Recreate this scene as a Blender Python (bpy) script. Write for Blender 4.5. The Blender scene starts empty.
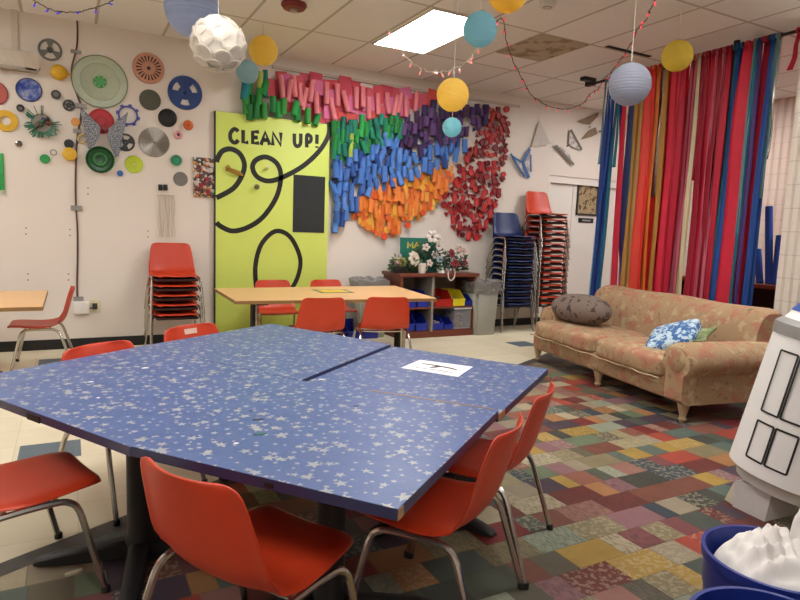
import bpy, bmesh, math, random
from mathutils import Vector, Matrix, Euler
C = bpy.context.scene.collection
PI = math.pi
rnd = random.Random(7)
# ------------------------------------------------------------------ camera and survey
F = 612.07
RX = Vector((0.88137091, -0.4710626, 0.03585166)); UX = Vector((0.02222811, 0.11715442, 0.99286492)); WX = Vector((0.47190171, 0.87428535, -0.11372733))
O = Vector((0, 0, 1.3)); D = 6.874; CH = 3.17
cd = bpy.data.cameras.new('camera'); cam = bpy.data.objects.new('camera', cd); C.objects.link(cam)
cam.matrix_world = Matrix(((RX.x, UX.x, -WX.x, O.x), (RX.y, UX.y, -WX.y, O.y), (RX.z, UX.z, -WX.z, O.z), (0, 0, 0, 1)))
cd.sensor_width = 36; cd.lens = F / 800 * 36; cd.clip_start = 0.02
bpy.context.scene.camera = cam
def ray(x, y): return RX * ((x - 400) / F) - UX * ((y - 300) / F) + WX
def atY(x, y, Y=D):
    d = ray(x, y); return O + d * (Y / d.y)
def atX(x, y, X):
    d = ray(x, y); return O + d * (X / d.x)
def atZ(x, y, Z):
    d = ray(x, y); return O + d * ((Z - O.z) / d.z)
def atD(x, y, dep): return O + ray(x, y) * dep
def dep(p): return (Vector(p) - O).dot(WX)
# ------------------------------------------------------------------ node helper
class S:
    def __init__(s, t, k): s.t = t; s.k = k
    def op(s, o, b=None, c=None):
        n = s.t.nodes.new('ShaderNodeMath'); n.operation = o
        for i, q in enumerate((s, b, c)):
            if q is None: continue
            if isinstance(q, S): s.t.links.new(q.k, n.inputs[i])
            else: n.inputs[i].default_value = q
        return S(s.t, n.outputs[0])
    def __add__(s, b): return s.op('ADD', b)
    def __sub__(s, b): return s.op('SUBTRACT', b)
    def __mul__(s, b): return s.op('MULTIPLY', b)
    def __truediv__(s, b): return s.op('DIVIDE', b)
    def gt(s, b): return s.op('GREATER_THAN', b)
    def lt(s, b): return s.op('LESS_THAN', b)
    def floor(s): return s.op('FLOOR')
    def fract(s): return s.op('FRACT')
    def abs(s): return s.op('ABSOLUTE')
    def max(s, b): return s.op('MAXIMUM', b)
    def min(s, b): return s.op('MINIMUM', b)
def srgb(c):
    if isinstance(c, str): c = tuple(int(c[i:i + 2], 16) / 255 for i in (0, 2, 4))
    return tuple(v / 12.92 if v <= .04045 else ((v + .055) / 1.055) ** 2.4 for v in c) + (1,)
def newmat(name):
    m = bpy.data.materials.new(name); m.use_nodes = True
    t = m.node_tree; b = t.nodes['Principled BSDF']; return m, t, b
def coords(t, kind='Object'):
    n = t.nodes.new('ShaderNodeTexCoord'); return n.outputs[kind]
def xyz(t, vec):
    n = t.nodes.new('ShaderNodeSeparateXYZ'); t.links.new(vec, n.inputs[0]); return [S(t, n.outputs[i]) for i in range(3)]
def comb(t, x, y, z=0):
    n = t.nodes.new('ShaderNodeCombineXYZ')
    for i, q in enumerate((x, y, z)):
        if isinstance(q, S): t.links.new(q.k, n.inputs[i])
        else: n.inputs[i].default_value = q
    return n.outputs[0]
def mixc(t, f, a, b):
    n = t.nodes.new('ShaderNodeMix'); n.data_type = 'RGBA'
    for sock, q in ((n.inputs[0], f), (n.inputs[6], a), (n.inputs[7], b)):
        if isinstance(q, S): t.links.new(q.k, sock)
        elif hasattr(q, 'links'): t.links.new(q, sock)
        else: sock.default_value = q
    return n.outputs[2]
def noise(t, vec, scale, detail=3, rough=.5):
    n = t.nodes.new('ShaderNodeTexNoise'); n.inputs['Scale'].default_value = scale; n.inputs['Detail'].default_value = detail; n.inputs['Roughness'].default_value = rough
    if vec is not None: t.links.new(vec, n.inputs['Vector'])
    return S(t, n.outputs[0])
def white(t, vec):
    n = t.nodes.new('ShaderNodeTexWhiteNoise'); n.noise_dimensions = '3D'; t.links.new(vec, n.inputs[0]); return n
def ramp(t, f, stops, mode='LINEAR'):
    n = t.nodes.new('ShaderNodeValToRGB'); r = n.color_ramp; r.interpolation = mode
    while len(r.elements) < len(stops): r.elements.new(.5)
    for e, (p, c) in zip(r.elements, stops): e.position = p; e.color = c
    t.links.new(f.k, n.inputs[0]); return n.outputs[0]
def bump(t, b, h, strength=.3, dist=.01):
    n = t.nodes.new('ShaderNodeBump'); n.inputs['Strength'].default_value = strength; n.inputs['Distance'].default_value = dist
    t.links.new(h.k, n.inputs['Height']); t.links.new(n.outputs[0], b.inputs['Normal'])
MC = {}
def M(col, rough=.5, metal=0, var=.06, scale=30, name=None, emit=0, alpha=None, transl=0):
    key = (col, rough, metal, var, scale, emit, alpha, transl)
    if key in MC: return MC[key]
    m, t, b = newmat(name or 'paint_%s' % col)
    c = srgb(col); v = coords(t)
    dk = tuple(q * (1 - 2 * var) for q in c[:3]) + (1,); lt = tuple(min(1, q * (1 + var)) for q in c[:3]) + (1,)
    cs = mixc(t, noise(t, v, scale, 4), dk, lt)
    t.links.new(cs, b.inputs['Base Color'])
    b.inputs['Roughness'].default_value = rough; b.inputs['Metallic'].default_value = metal
    if emit: t.links.new(cs, b.inputs['Emission Color']); b.inputs['Emission Strength'].default_value = emit
    if alpha is not None: b.inputs['Alpha'].default_value = alpha
    if transl:
        tr = t.nodes.new('ShaderNodeBsdfTranslucent'); t.links.new(cs, tr.inputs[0]); mx = t.nodes.new('ShaderNodeMixShader'); mx.inputs[0].default_value = transl
        t.links.new(b.outputs[0], mx.inputs[1]); t.links.new(tr.outputs[0], mx.inputs[2]); t.links.new(mx.outputs[0], t.nodes['Material Output'].inputs[0])
    MC[key] = m; return m
# ------------------------------------------------------------------ mesh helpers
class MB:
    def __init__(s): s.bm = bmesh.new()
    def box(s, lo, hi, bev=0, seg=2):
        lo = Vector(lo); hi = Vector(hi)
        r = bmesh.ops.create_cube(s.bm, size=1); vs = r['verts']
        for v in vs: v.co = Vector(((lo.x + hi.x) / 2 + v.co.x * (hi.x - lo.x), (lo.y + hi.y) / 2 + v.co.y * (hi.y - lo.y), (lo.z + hi.z) / 2 + v.co.z * (hi.z - lo.z)))
        if bev:
            es = list({e for v in vs for e in v.link_edges}); bmesh.ops.bevel(s.bm, geom=es, offset=bev, segments=seg, affect='EDGES', profile=.5)
        return s
    def prism(s, pts, axis, a, b):
        # polygon pts in the plane perpendicular to axis, extruded from a to b
        def P(p, w):
            return {'x': (w, p[0], p[1]), 'y': (p[0], w, p[1]), 'z': (p[0], p[1], w)}[axis]
        A = [s.bm.verts.new(P(p, a)) for p in pts]; B = [s.bm.verts.new(P(p, b)) for p in pts]
        fs = [s.bm.faces.new(A), s.bm.faces.new(B[::-1])]
        for i in range(len(pts)):
            j = (i + 1) % len(pts); fs.append(s.bm.faces.new((A[j], A[i], B[i], B[j])))
        bmesh.ops.recalc_face_normals(s.bm, faces=fs); return s
    def lathe(s, prof, n=24, center=(0, 0, 0), axis='z'):
        c = Vector(center)
        def P(r, h, a):
            x, y = r * math.cos(a), r * math.sin(a)
            return c + Vector({'z': (x, y, h), 'y': (x, -h, y), 'x': (h, x, y)}[axis])
        rings = []; fs = []
        for r, h in prof:
            if r < 1e-6: rings.append([s.bm.verts.new(P(0, h, 0))])
            else: rings.append([s.bm.verts.new(P(r, h, 2 * PI * i / n)) for i in range(n)])
        for A, B in zip(rings, rings[1:]):
            if len(A) == 1 and len(B) == 1: continue
            for i in range(n):
                j = (i + 1) % n
                if len(A) == 1: fs.append(s.bm.faces.new((A[0], B[j], B[i])))
                elif len(B) == 1: fs.append(s.bm.faces.new((A[i], A[j], B[0])))
                else: fs.append(s.bm.faces.new((A[i], A[j], B[j], B[i])))
        bmesh.ops.recalc_face_normals(s.bm, faces=fs); return s
    def tube(s, pts, r, n=8, cap=True):
        pts = [Vector(p) for p in pts]; rings = []; fs = []; up = None
        for i, p in enumerate(pts):
            t = ((pts[min(i + 1, len(pts) - 1)] - pts[max(i - 1, 0)])).normalized()
            if up is None: up = t.orthogonal().normalized()
            up = (up - t * up.dot(t)).normalized(); w = t.cross(up)
            rr = r[i] if isinstance(r, (list, tuple)) else r
            rings.append([s.bm.verts.new(p + (up * math.cos(2 * PI * k / n) + w * math.sin(2 * PI * k / n)) * rr) for k in range(n)])
        for A, B in zip(rings, rings[1:]):
            for k in range(n): fs.append(s.bm.faces.new((A[k], A[(k + 1) % n], B[(k + 1) % n], B[k])))
        if cap: fs += [s.bm.faces.new(rings[0][::-1]), s.bm.faces.new(rings[-1])]
        bmesh.ops.recalc_face_normals(s.bm, faces=fs); return s
    def band(s, pts, w, nrm, th=.003):
        # flat painted band of width w along pts, lying in the plane with normal nrm
        pts = [Vector(p) for p in pts]; n = Vector(nrm).normalized(); L = []; fs = []
        for i, p in enumerate(pts):
            t = (pts[min(i + 1, len(pts) - 1)] - pts[max(i - 1, 0)]).normalized(); q = t.cross(n).normalized()
            ww = w[i] if isinstance(w, (list, tuple)) else w
            L.append([s.bm.verts.new(p + q * ww / 2 * a + n * th * b) for a, b in ((-1, 0), (1, 0), (1, 1), (-1, 1))])
        for A, B in zip(L, L[1:]):
            for k in range(4): fs.append(s.bm.faces.new((A[k], A[(k + 1) % 4], B[(k + 1) % 4], B[k])))
        fs += [s.bm.faces.new(L[0]), s.bm.faces.new(L[-1][::-1])]
        bmesh.ops.recalc_face_normals(s.bm, faces=fs); return s
    def sphere(s, c, r, n=16, sc=(1, 1, 1)):
        q = bmesh.ops.create_uvsphere(s.bm, u_segments=n, v_segments=max(6, n // 2), radius=1)
        for v in q['verts']: v.co = Vector(c) + Vector((v.co.x * r * sc[0], v.co.y * r * sc[1], v.co.z * r * sc[2]))
        return s
    def grid(s, f, nu, nv):
        V = [[s.bm.verts.new(f(i / (nu - 1), j / (nv - 1))) for j in range(nv)] for i in range(nu)]
        for i in range(nu - 1):
            for j in range(nv - 1): s.bm.faces.new((V[i][j], V[i + 1][j], V[i + 1][j + 1], V[i][j + 1]))
        return s
    def xf(s, mat): bmesh.ops.transform(s.bm, matrix=mat, verts=s.bm.verts); return s
    def build(s, name, m, parent=None, smooth=True, loc=None):
        me = bpy.data.meshes.new(name); s.bm.to_mesh(me); s.bm.free()
        me.materials.append(m)
        if smooth:
            for p in me.polygons: p.use_smooth = True
            try: me.set_sharp_from_angle(angle=math.radians(40))
            except Exception: pass
        o = bpy.data.objects.new(name, me); C.objects.link(o)
        if parent: o.parent = parent
        if loc is not None: o.location = loc
        return o
def tag(o, label, cat, group=None, kind=None):
    o['label'] = label; o['category'] = cat
    if group: o['group'] = group
    if kind: o['kind'] = kind
    return o
def thing(name, label, cat, loc=(0, 0, 0), rz=0, group=None):
    o = bpy.data.objects.new(name, None); C.objects.link(o); o.location = loc; o.rotation_euler = (0, 0, rz); o.empty_display_size = .05
    return tag(o, label, cat, group)
def struct(o): o['kind'] = 'structure'; return o
def copy_tree(r):
    c = r.copy(); C.objects.link(c)
    for ch in r.children:
        d = ch.copy(); C.objects.link(d); d.parent = c
        for g in ch.children:
            e = g.copy(); C.objects.link(e); e.parent = d
    return c
def solid(o, t, off=-1):
    m = o.modifiers.new('solid', 'SOLIDIFY'); m.thickness = t; m.offset = off; return o
def subd(o, l=1):
    m = o.modifiers.new('sub', 'SUBSURF'); m.levels = l; m.render_levels = l; return o
def smooth_path(pts, k=6, closed=False):
    P = [Vector(p) for p in pts]; out = []; n = len(P)
    rng = range(n if closed else n - 1)
    for i in rng:
        a, b, c, d = (P[(i - 1) % n], P[i], P[(i + 1) % n], P[(i + 2) % n]) if closed else (P[max(i - 1, 0)], P[i], P[i + 1], P[min(i + 2, n - 1)])
        for j in range(k):
            t = j / k
            out.append(.5 * ((2 * b) + (c - a) * t + (2 * a - 5 * b + 4 * c - d) * t * t + (3 * b - a - 3 * c + d) * t ** 3))
    if not closed: out.append(P[-1])
    return out
# ------------------------------------------------------------------ common materials
chrome = M('c6c2bc', .24, 1, .05, 20, 'worn_chrome')
black = M('121212', .55, 0, .1, 30, 'black_metal')
blackp = M('151412', .6, 0, .1, 30, 'black_paint')
def plastic(col, name):
    m, t, b = newmat(name); v = coords(t); c = srgb(col)
    cs = mixc(t, noise(t, v, 9, 5, .6), tuple(q * .82 for q in c[:3]) + (1,), c)
    sp = noise(t, v, 60, 2).gt(.72); cs = mixc(t, sp * .35, cs, tuple(q * .45 for q in c[:3]) + (1,))
    t.links.new(cs, b.inputs['Base Color']); b.inputs['Roughness'].default_value = .42; bump(t, b, noise(t, v, 350, 2), .08, .002); return m
orange_pl = plastic('cb3d1c', 'orange_plastic'); blue_pl = plastic('16295e', 'navy_plastic')
# wall paint
def wallmat():
    m, t, b = newmat('white_wall_paint'); v = coords(t)
    cs = mixc(t, noise(t, v, 1.3, 5, .6), srgb('d9cfc4'), srgb('e4dbd1'))
    sm = noise(t, v, 5, 6, .7).gt(.68); cs = mixc(t, sm * .12, cs, srgb('a59a8d'))
    t.links.new(cs, b.inputs['Base Color']); b.inputs['Roughness'].default_value = .6; bump(t, b, noise(t, v, 90, 3), .1, .003); return m
wallm = wallmat()
def ceilmat():
    m, t, b = newmat('ceiling_tile'); x, y, z = xyz(t, coords(t))
    fx = ((x - 2.70) / .61 + 50).fract(); fy = ((y - 4.655) / 1.205 + 50).fract()
    lx = (fx - .5).abs().gt(.478); ly = (fy - .5).abs().gt(.489); ln = lx.max(ly)
    cell = comb(t, ((x - 2.70) / .61).floor(), ((y - 4.655) / 1.205).floor(), 3.3)
    w = S(t, white(t, cell).outputs[0])
    base = mixc(t, w, srgb('e2dfdb'), srgb('ebe8e5'))
    fis = noise(t, comb(t, x * 1.0, y * .45), 60, 3, .7).gt(.64)
    base = mixc(t, fis * .2, base, srgb('968e84'))
    cs = mixc(t, ln * .75, base, srgb('a5998a'))
    t.links.new(cs, b.inputs['Base Color']); b.inputs['Roughness'].default_value = .85
    bump(t, b, ln, .4, .01); return m
def floormat():
    m, t, b = newmat('floor_tiles'); x, y, z = xyz(t, coords(t))
    v0 = coords(t)
    # patchwork side: y < 2.74 + .51 x
    d = (y - x * .51 - 2.74)
    wob = (noise(t, v0, 2.2, 2) - .5) * .05
    d = d + wob * .3
    # ---- patchwork
    yy = y / .15; row = (yy + 40).floor()
    rn = S(t, white(t, comb(t, row, 7.7, 1.1)).outputs[0])
    xx = x / .25 + rn; col = (xx + 60).floor(); fxx = (xx + 60).fract()
    w1 = white(t, comb(t, col, row, 2.2)); sp = S(t, w1.outputs[0]).gt(.42)
    cut = S(t, white(t, comb(t, col, row, 9.4)).outputs[0]) * .3 + .35
    half = fxx.gt(cut) * sp
    w2 = white(t, comb(t, col + half * .37, row, 5.5)); h = S(t, w2.outputs[0])
    pal = ['6b3532', '847a5c', '5e5a4c', '8f5a4c', '9a8f6e', '4c5650', '7c4a4c', 'a98a45', '3f453f', 'a3473a', '8b9480', '66604e', '946a60', '4a3f4c', 'a5764c', '5b6a62', '7a2c2e', '968a74', '6a7a60', '8a6468', '50584c', 'b0a487', '74483c', '35464e']
    pc = ramp(t, h, [(i / len(pal), srgb(c)) for i, c in enumerate(pal)], 'CONSTANT')
    w3 = S(t, white(t, comb(t, col + half * .37, row, 8.8)).outputs[0])
    pat = noise(t, v0, 42, 2).gt(.53); pat2 = noise(t, comb(t, x * 5, y), 25, 2).gt(.52)
    pc = mixc(t, pat * w3.gt(.78) * .38, pc, srgb('b8ab90'))
    pc = mixc(t, pat2 * w3.lt(.14) * .4, pc, srgb('2e2e2a'))
    pc = mixc(t, noise(t, v0, 9, 6, .7) * .5, pc, srgb('443b32'))
    jr = (yy + 40).fract().lt(.03).max(fxx.lt(.018)); pc = mixc(t, jr * .28, pc, srgb('2c2722'))
    # ---- cream tiles
    tx = (x / .305 + 60).fract(); ty = (y / .305 + 60).fract(); ln = tx.lt(.012).max(ty.lt(.012))
    cw = S(t, white(t, comb(t, (x / .305 + 60).floor(), (y / .305 + 60).floor(), 4.1)).outputs[0])
    cc = mixc(t, cw, srgb('d6cbaf'), srgb('e0d6bc')); cc = mixc(t, noise(t, v0, 7, 6, .7) * .3, cc, srgb('b9ad90'))
    def rect(x0, x1, y0, y1): return x.gt(x0) * x.lt(x1) * y.gt(y0) * y.lt(y1)
    bl = rect(4.575, 4.88, 5.5, 5.79).max(rect(-.28, .025, 3.68, 3.97)).max(rect(-.28, .03, 6.1, 6.405)).max(rect(1.83, 2.135, 3.965, 4.27))
    cc = mixc(t, bl, cc, srgb('5d6a72')); cc = mixc(t, ln * .35, cc, srgb('8b8068'))
    bord = mixc(t, noise(t, v0, 20, 5), srgb('3b3a38'), srgb('5a5853'))
    cs = mixc(t, d.gt(0), bord, cc); cs = mixc(t, d.lt(-.11), cs, pc)
    t.links.new(cs, b.inputs['Base Color'])
    rg = noise(t, v0, 5, 4) * .25 + .3; t.links.new(rg.k, b.inputs['Roughness']); b.inputs['Specular IOR Level'].default_value = .16
    return m
def starmat():
    m, t, b = newmat('starry_blue_laminate'); v0 = coords(t); x, y, z = xyz(t, v0); vec = comb(t, x, y, 0)
    def layer(scale, lo, hi, seed, keep):
        n = t.nodes.new('ShaderNodeTexVoronoi'); n.voronoi_dimensions = '2D'; n.inputs['Scale'].default_value = scale; n.inputs['Randomness'].default_value = .85
        ad = t.nodes.new('ShaderNodeVectorMath'); ad.operation = 'ADD'; ad.inputs[1].default_value = (seed, seed * .7, 0); t.links.new(vec, ad.inputs[0]); t.links.new(ad.outputs[0], n.inputs['Vector'])
        px, py, pz = xyz(t, n.outputs['Position']); ax, ay, az = xyz(t, ad.outputs[0])
        qx = ax - px; qy = ay - py
        cr, cg, cb = xyz(t, n.outputs['Color'])
        ang = qy.op('ARCTAN2', qx) + cr * 6.283 + 12.566
        fold = ((ang / (2 * PI / 5)).fract() - .5).abs() * (2 * PI / 5)
        rad = (qx * qx + qy * qy).op('SQRT')
        ro = cg * (hi - lo) + lo; ri = ro * .42
        X = rad * fold.op('COSINE'); Y = rad * fold.op('SINE')
        # fold 0 = inner notch, fold pi/5 = tip
        bx = ro * math.cos(PI / 5) - ri; by = ro * math.sin(PI / 5)
        ins = (bx * Y - by * (X - ri)).gt(0)
        return ins * cb.gt(1 - keep)
    s = layer(12.5, .0135, .022, 3.1, .8).max(layer(23, .007, .0112, 8.3, .85)).max(layer(7.2, .021, .029, 5.9, .75))
    base = mixc(t, noise(t, v0, 3.5, 5, .6), srgb('40537e'), srgb('4c6290')); base = mixc(t, noise(t, v0, 120, 2).gt(.66) * .25, base, srgb('8b95b8'))
    sc = mixc(t, noise(t, v0, 14, 4), srgb('8e908f'), srgb('aaa8a1'))
    cs = mixc(t, s * .85, base, sc)
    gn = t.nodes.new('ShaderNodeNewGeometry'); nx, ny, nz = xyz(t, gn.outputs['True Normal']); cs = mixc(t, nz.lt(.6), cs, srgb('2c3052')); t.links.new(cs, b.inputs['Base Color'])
    rg = noise(t, v0, 12, 5) * .2 + .3; t.links.new(rg.k, b.inputs['Roughness']); return m
def floralmat():
    m, t, b = newmat('faded_floral_upholstery'); v = coords(t)
    c = mixc(t, noise(t, v, 5, 3), srgb('9c7e5e'), srgb('ae906e'))
    p = noise(t, v, 8.5, 3, .6); c = mixc(t, ramp(t, p, [(.5, (0, 0, 0, 1)), (.6, (1, 1, 1, 1))]), c, srgb('a8705a'))
    ad = t.nodes.new('ShaderNodeVectorMath'); ad.operation = 'ADD'; ad.inputs[1].default_value = (7, 3, 1); t.links.new(v, ad.inputs[0])
    q = noise(t, ad.outputs[0], 10, 4, .6); c = mixc(t, ramp(t, q, [(.56, (0, 0, 0, 1)), (.62, (.85, .85, .85, 1))]), c, srgb('baa480'))
    ad2 = t.nodes.new('ShaderNodeVectorMath'); ad2.operation = 'ADD'; ad2.inputs[1].default_value = (2, 9, 5); t.links.new(v, ad2.inputs[0])
    g = noise(t, ad2.outputs[0], 19, 4, .65); c = mixc(t, ramp(t, g, [(.6, (0, 0, 0, 1)), (.66, (.75, .75, .75, 1))]), c, srgb('6e5f3c'))
    c = mixc(t, noise(t, v, 3, 5) * .3, c, srgb('8a7256'))
    t.links.new(c, b.inputs['Base Color']); b.inputs['Roughness'].default_value = .95; bump(t, b, noise(t, v, 260, 2), .25, .003); return m
def woodmat(a, bb, name, ax='x', sc=7):
    m, t, b = newmat(name); x, y, z = xyz(t, coords(t))
    vec = comb(t, x * .25, y * 2, z * 2) if ax == 'x' else comb(t, x * 2, y * 2, z * .25)
    n = noise(t, vec, sc, 6, .6); cs = mixc(t, n, srgb(a), srgb(bb)); t.links.new(cs, b.inputs['Base Color']); b.inputs['Roughness'].default_value = .45; return m
def brickmat(col, name):
    m, t, b = newmat(name); x, y, z = xyz(t, coords(t))
    ln = (z / .2).fract().lt(.04); cs = mixc(t, noise(t, coords(t), 8, 5), srgb(col), tuple(min(1, q * 1.12) for q in srgb(col)[:3]) + (1,))
    cs = mixc(t, ln * .3, cs, srgb('7d746c')); t.links.new(cs, b.inputs['Base Color']); b.inputs['Roughness'].default_value = .8; bump(t, b, noise(t, coords(t), 60, 3), .4, .006); return m
floral = floralmat(); starm = starmat()
beige = woodmat('d6a873', 'e0b683', 'beige_laminate'); redwood = woodmat('5f2f22', '7a3d2a', 'reddish_brown_wood'); edgew = woodmat('8a6b45', 'a58558', 'bare_table_edge')
# ------------------------------------------------------------------ SETTING
LX, RXW, FY = -3.4, 8.2, -3.2
struct(MB().box((LX - .2, FY - .2, -.1), (RXW + .2, D + .4, 0)).build('floor', floormat(), smooth=False))
struct(MB().box((LX - .2, FY - .2, CH), (RXW + .2, D + .4, CH + .1)).build('ceiling', ceilmat(), smooth=False))
wb = MB(); wb.box((LX, D, 0), (6.07, D + .14, CH)); wb.box((6.07, D, 2.16), (7.55, D + .14, CH)); wb.box((7.55, D, 0), (RXW, D + .14, CH))
struct(wb.build('wall_back', wallm, smooth=False))
struct(MB().box((LX - .14, FY, 0), (LX, D, CH)).build('wall_left', wallm, smooth=False))
struct(MB().box((LX, FY - .14, 0), (RXW, FY, CH)).build('wall_front', wallm, smooth=False))
def fluted(pts, z0, z1, pitch, depth, name, m):
    # vertical-ribbed block face along the segment pts[0] -> pts[1]
    a, b_ = Vector(pts[0] + (0,)), Vector(pts[1] + (0,)); t = (b_ - a); L = t.length; t.normalize(); n = Vector((-t.y, t.x, 0)); k = max(1, int(L / pitch)); pr = []
    for i in range(k):
        s0 = L * i / k; w = L / k
        for f, h in ((0, 0), (.18, 1), (.62, 1), (.8, 0)): pr.append(a + t * (s0 + w * f) + n * depth * h)
    pr.append(b_); q = [(p.x, p.y) for p in pr] + [(b_.x - n.x * .12, b_.y - n.y * .12), (a.x - n.x * .12, a.y - n.y * .12)]
    return struct(MB().prism(q, 'z', z0, z1).build(name, m, smooth=False))
blk = brickmat('c9b8ab', 'painted_fluted_block')
fluted(((RXW, FY), (RXW, D)), 0, CH, .1, .025, 'wall_right', blk)
o = fluted(((5.47, 2.2), (5.47, 3.17)), 0, CH, .065, .022, 'pillar', brickmat('d8cdc0', 'white_fluted_block'))
o = MB().box((5.52, 2.2, 0), (6.3, 3.165, CH)).build('pillar_core', brickmat('b5a597', 'pillar_block'), smooth=False); struct(o); o.name = 'pillar_block'
bb = M('1b1a19', .6, 0, .1, 20, 'black_vinyl_base')
struct(MB().box((LX, D - .012, 0), (1.385, D, .1)).box((2.72, D - .012, 0), (6.07, D, .1)).build('baseboard_back', bb, smooth=False))
# picture rail / conduit under the ceiling
tag(MB().box((2.0, D - .03, 3.02), (5.45, D, 3.05)).build('wall_conduit', M('cabdae', .5), smooth=False), 'thin painted raceway running along the wall above the colourful collage', 'conduit')
# doors
dm = M('e3ddd6', .45, 0, .03, 4, 'white_door_paint')
f = MB().box((6.07, D + .02, 0), (6.12, D + .12, 2.16)).box((7.5, D + .02, 0), (7.55, D + .12, 2.16)).box((6.12, D + .02, 2.06), (7.5, D + .12, 2.16))
struct(f.build('trim_1', dm, smooth=False))
d1 = struct(MB().box((6.125, D + .07, .01), (6.60, D + .11, 2.055)).build('door_1', dm, smooth=False))
d2 = struct(MB().box((6.61, D + .07, .01), (7.495, D + .11, 2.055)).build('door_2', dm, smooth=False))
MB().lathe([(0, 0), (.03, 0), (.03, .012), (.012, .015), (.012, .05), (0, .05)], 14, (6.545, D + .07, 1.12), 'y').box((6.47, D + .01, 1.108), (6.555, D + .03, 1.132), .005).build('door_handle', chrome, d1)
# floor-to-ceiling fixtures
# ------------------------------------------------------------------ LIGHTS
difm, t, b = newmat('lit_diffuser'); b.inputs['Base Color'].default_value = (1, 1, 1, 1)
x, y, z = xyz(t, coords(t)); cs = mixc(t, noise(t, coords(t), 20, 2), srgb('fffdfa'), srgb('ffffff')); t.links.new(cs, b.inputs['Emission Color']); b.inputs['Emission Strength'].default_value = 22.0
def troffer(x0, y0, label):
    t = thing('ceiling_light', label, 'ceiling light', (x0 + .3, y0 + .6, CH), 0)
    MB().box((-.29, -.585, -.012), (.29, .585, -.004)).build('diffuser', difm, t, smooth=False)
    MB().box((-.305, -.6, -.016), (-.285, .6, 0)).box((.285, -.6, -.016), (.305, .6, 0)).box((-.285, -.6, -.016), (.285, -.58, 0)).box((-.285, .58, -.016), (.285, .6, 0)).build('frame', M('d8d0c4', .5), t, smooth=False)
    return t
troffer(6.5, 4.5, 'added lit ceiling panel behind the hanging ribbons, brightening the door area')  # lamp added to brighten the door area and backlight the ribbons
troffer(2.735, 4.655, 'lit fluorescent ceiling panel above the yellow and blue lanterns')
G = 'unseen ceiling panels added to light the room'
for (a, c) in ((.27, 2.05), (2.735, 1.6), (-2.2, 4.655), (-2.2, 1.0), (5.14, 1.6), (6.9, 1.7), (.27, -1.6)):  # unseen panels added to light the room and the space past the ribbons
    q = troffer(a, c, 'unseen lit ceiling panel added outside the picture to light the room'); q['group'] = G
w = bpy.data.worlds.new('world'); bpy.context.scene.world = w; w.use_nodes = True; w.node_tree.nodes['Background'].inputs[0].default_value = (1, .985, .97, 1); w.node_tree.nodes['Background'].inputs[1].default_value = .16
# ------------------------------------------------------------------ TABLES
def tabletop(quad, ztop, name, label, th=.03, mat=starm, ped=None, prong=None, group=None, z0=0):
    c = sum((Vector(p + (0,)) for p in quad), Vector()) / 4
    if ped is None: ped = (c.x, c.y)
    t = thing(name, label, 'table', (ped[0], ped[1], 0), 0, group)
    q = [(p[0] - ped[0], p[1] - ped[1]) for p in quad]
    me = MB().prism(q, 'z', ztop - th, ztop)
    es = [e for e in me.bm.edges if abs(e.verts[0].co.z - ztop) < 1e-5 and abs(e.verts[1].co.z - ztop) < 1e-5]
    bmesh.ops.bevel(me.bm, geom=es, offset=.0012, segments=1, affect='EDGES')
    me.build('tabletop', mat, t, smooth=False)
    return t, q
def pedestal(t, ztop, a0, L=.36, r=.048):
    MB().lathe([(0, .03), (r + .01, .03), (r + .01, .07), (r, .09), (r, ztop - .075), (r + .03, ztop - .07), (r + .03, ztop - .045), (0, ztop - .045)], 20).build('column', black, t)
    MB().box((-.17, -.03, ztop - .05), (.17, .03, ztop - .031)).box((-.03, -.17, ztop - .05), (.03, .17, ztop - .031)).build('mounting_plate', black, t, smooth=False)
    for k in range(4):
        a = a0 + k * PI / 2; u = Vector((math.cos(a), math.sin(a), 0)); v = Vector((-u.y, u.x, 0)); m = MB(); pts = []
        for s_, h, w_ in ((.02, .075, .042), (.12, .066, .038), (L - .06, .04, .034), (L - .01, .03, .03), (L + .01, .018, .02)):
            pts.append([u * s_ + v * w_ * aa + Vector((0, 0, hh)) for aa, hh in ((-1, .006), (-.9, h * .8), (-.5, h), (.5, h), (.9, h * .8), (1, .006))])
        V = [[m.bm.verts.new(p) for p in rr] for rr in pts]
        for A, B in zip(V, V[1:]):
            for i in range(6): m.bm.faces.new((A[i], A[(i + 1) % 6], B[(i + 1) % 6], B[i]))
        m.bm.faces.new(V[0]); m.bm.faces.new(V[-1][::-1]); bmesh.ops.recalc_face_normals(m.bm, faces=m.bm.faces)
        m.box(tuple(u * (L - .03) - Vector((.018, .018, 0))), tuple(u * (L - .03) + Vector((.018, .018, .008))))
        m.build('foot', black, t)
T1 = [(.139, 1.849), (.655, 1.187), (1.366, 1.742), (.838, 2.412)]
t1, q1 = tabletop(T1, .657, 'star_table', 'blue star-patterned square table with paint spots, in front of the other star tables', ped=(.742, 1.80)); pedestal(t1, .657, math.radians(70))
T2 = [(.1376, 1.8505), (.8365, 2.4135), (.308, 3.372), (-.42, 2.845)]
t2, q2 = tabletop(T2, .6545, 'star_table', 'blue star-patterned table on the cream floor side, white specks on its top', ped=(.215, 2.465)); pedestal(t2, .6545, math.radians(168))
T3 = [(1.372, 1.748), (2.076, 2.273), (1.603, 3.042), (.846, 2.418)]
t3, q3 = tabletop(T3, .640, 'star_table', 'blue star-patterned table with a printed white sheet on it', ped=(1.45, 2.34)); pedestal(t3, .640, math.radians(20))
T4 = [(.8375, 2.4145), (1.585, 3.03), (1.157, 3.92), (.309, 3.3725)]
t4, q4 = tabletop(T4, .6550, 'star_table', 'blue star-patterned table standing slightly higher, nearest the clean up panel', ped=(.98, 3.19)); pedestal(t4, .656, math.radians(25))
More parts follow.
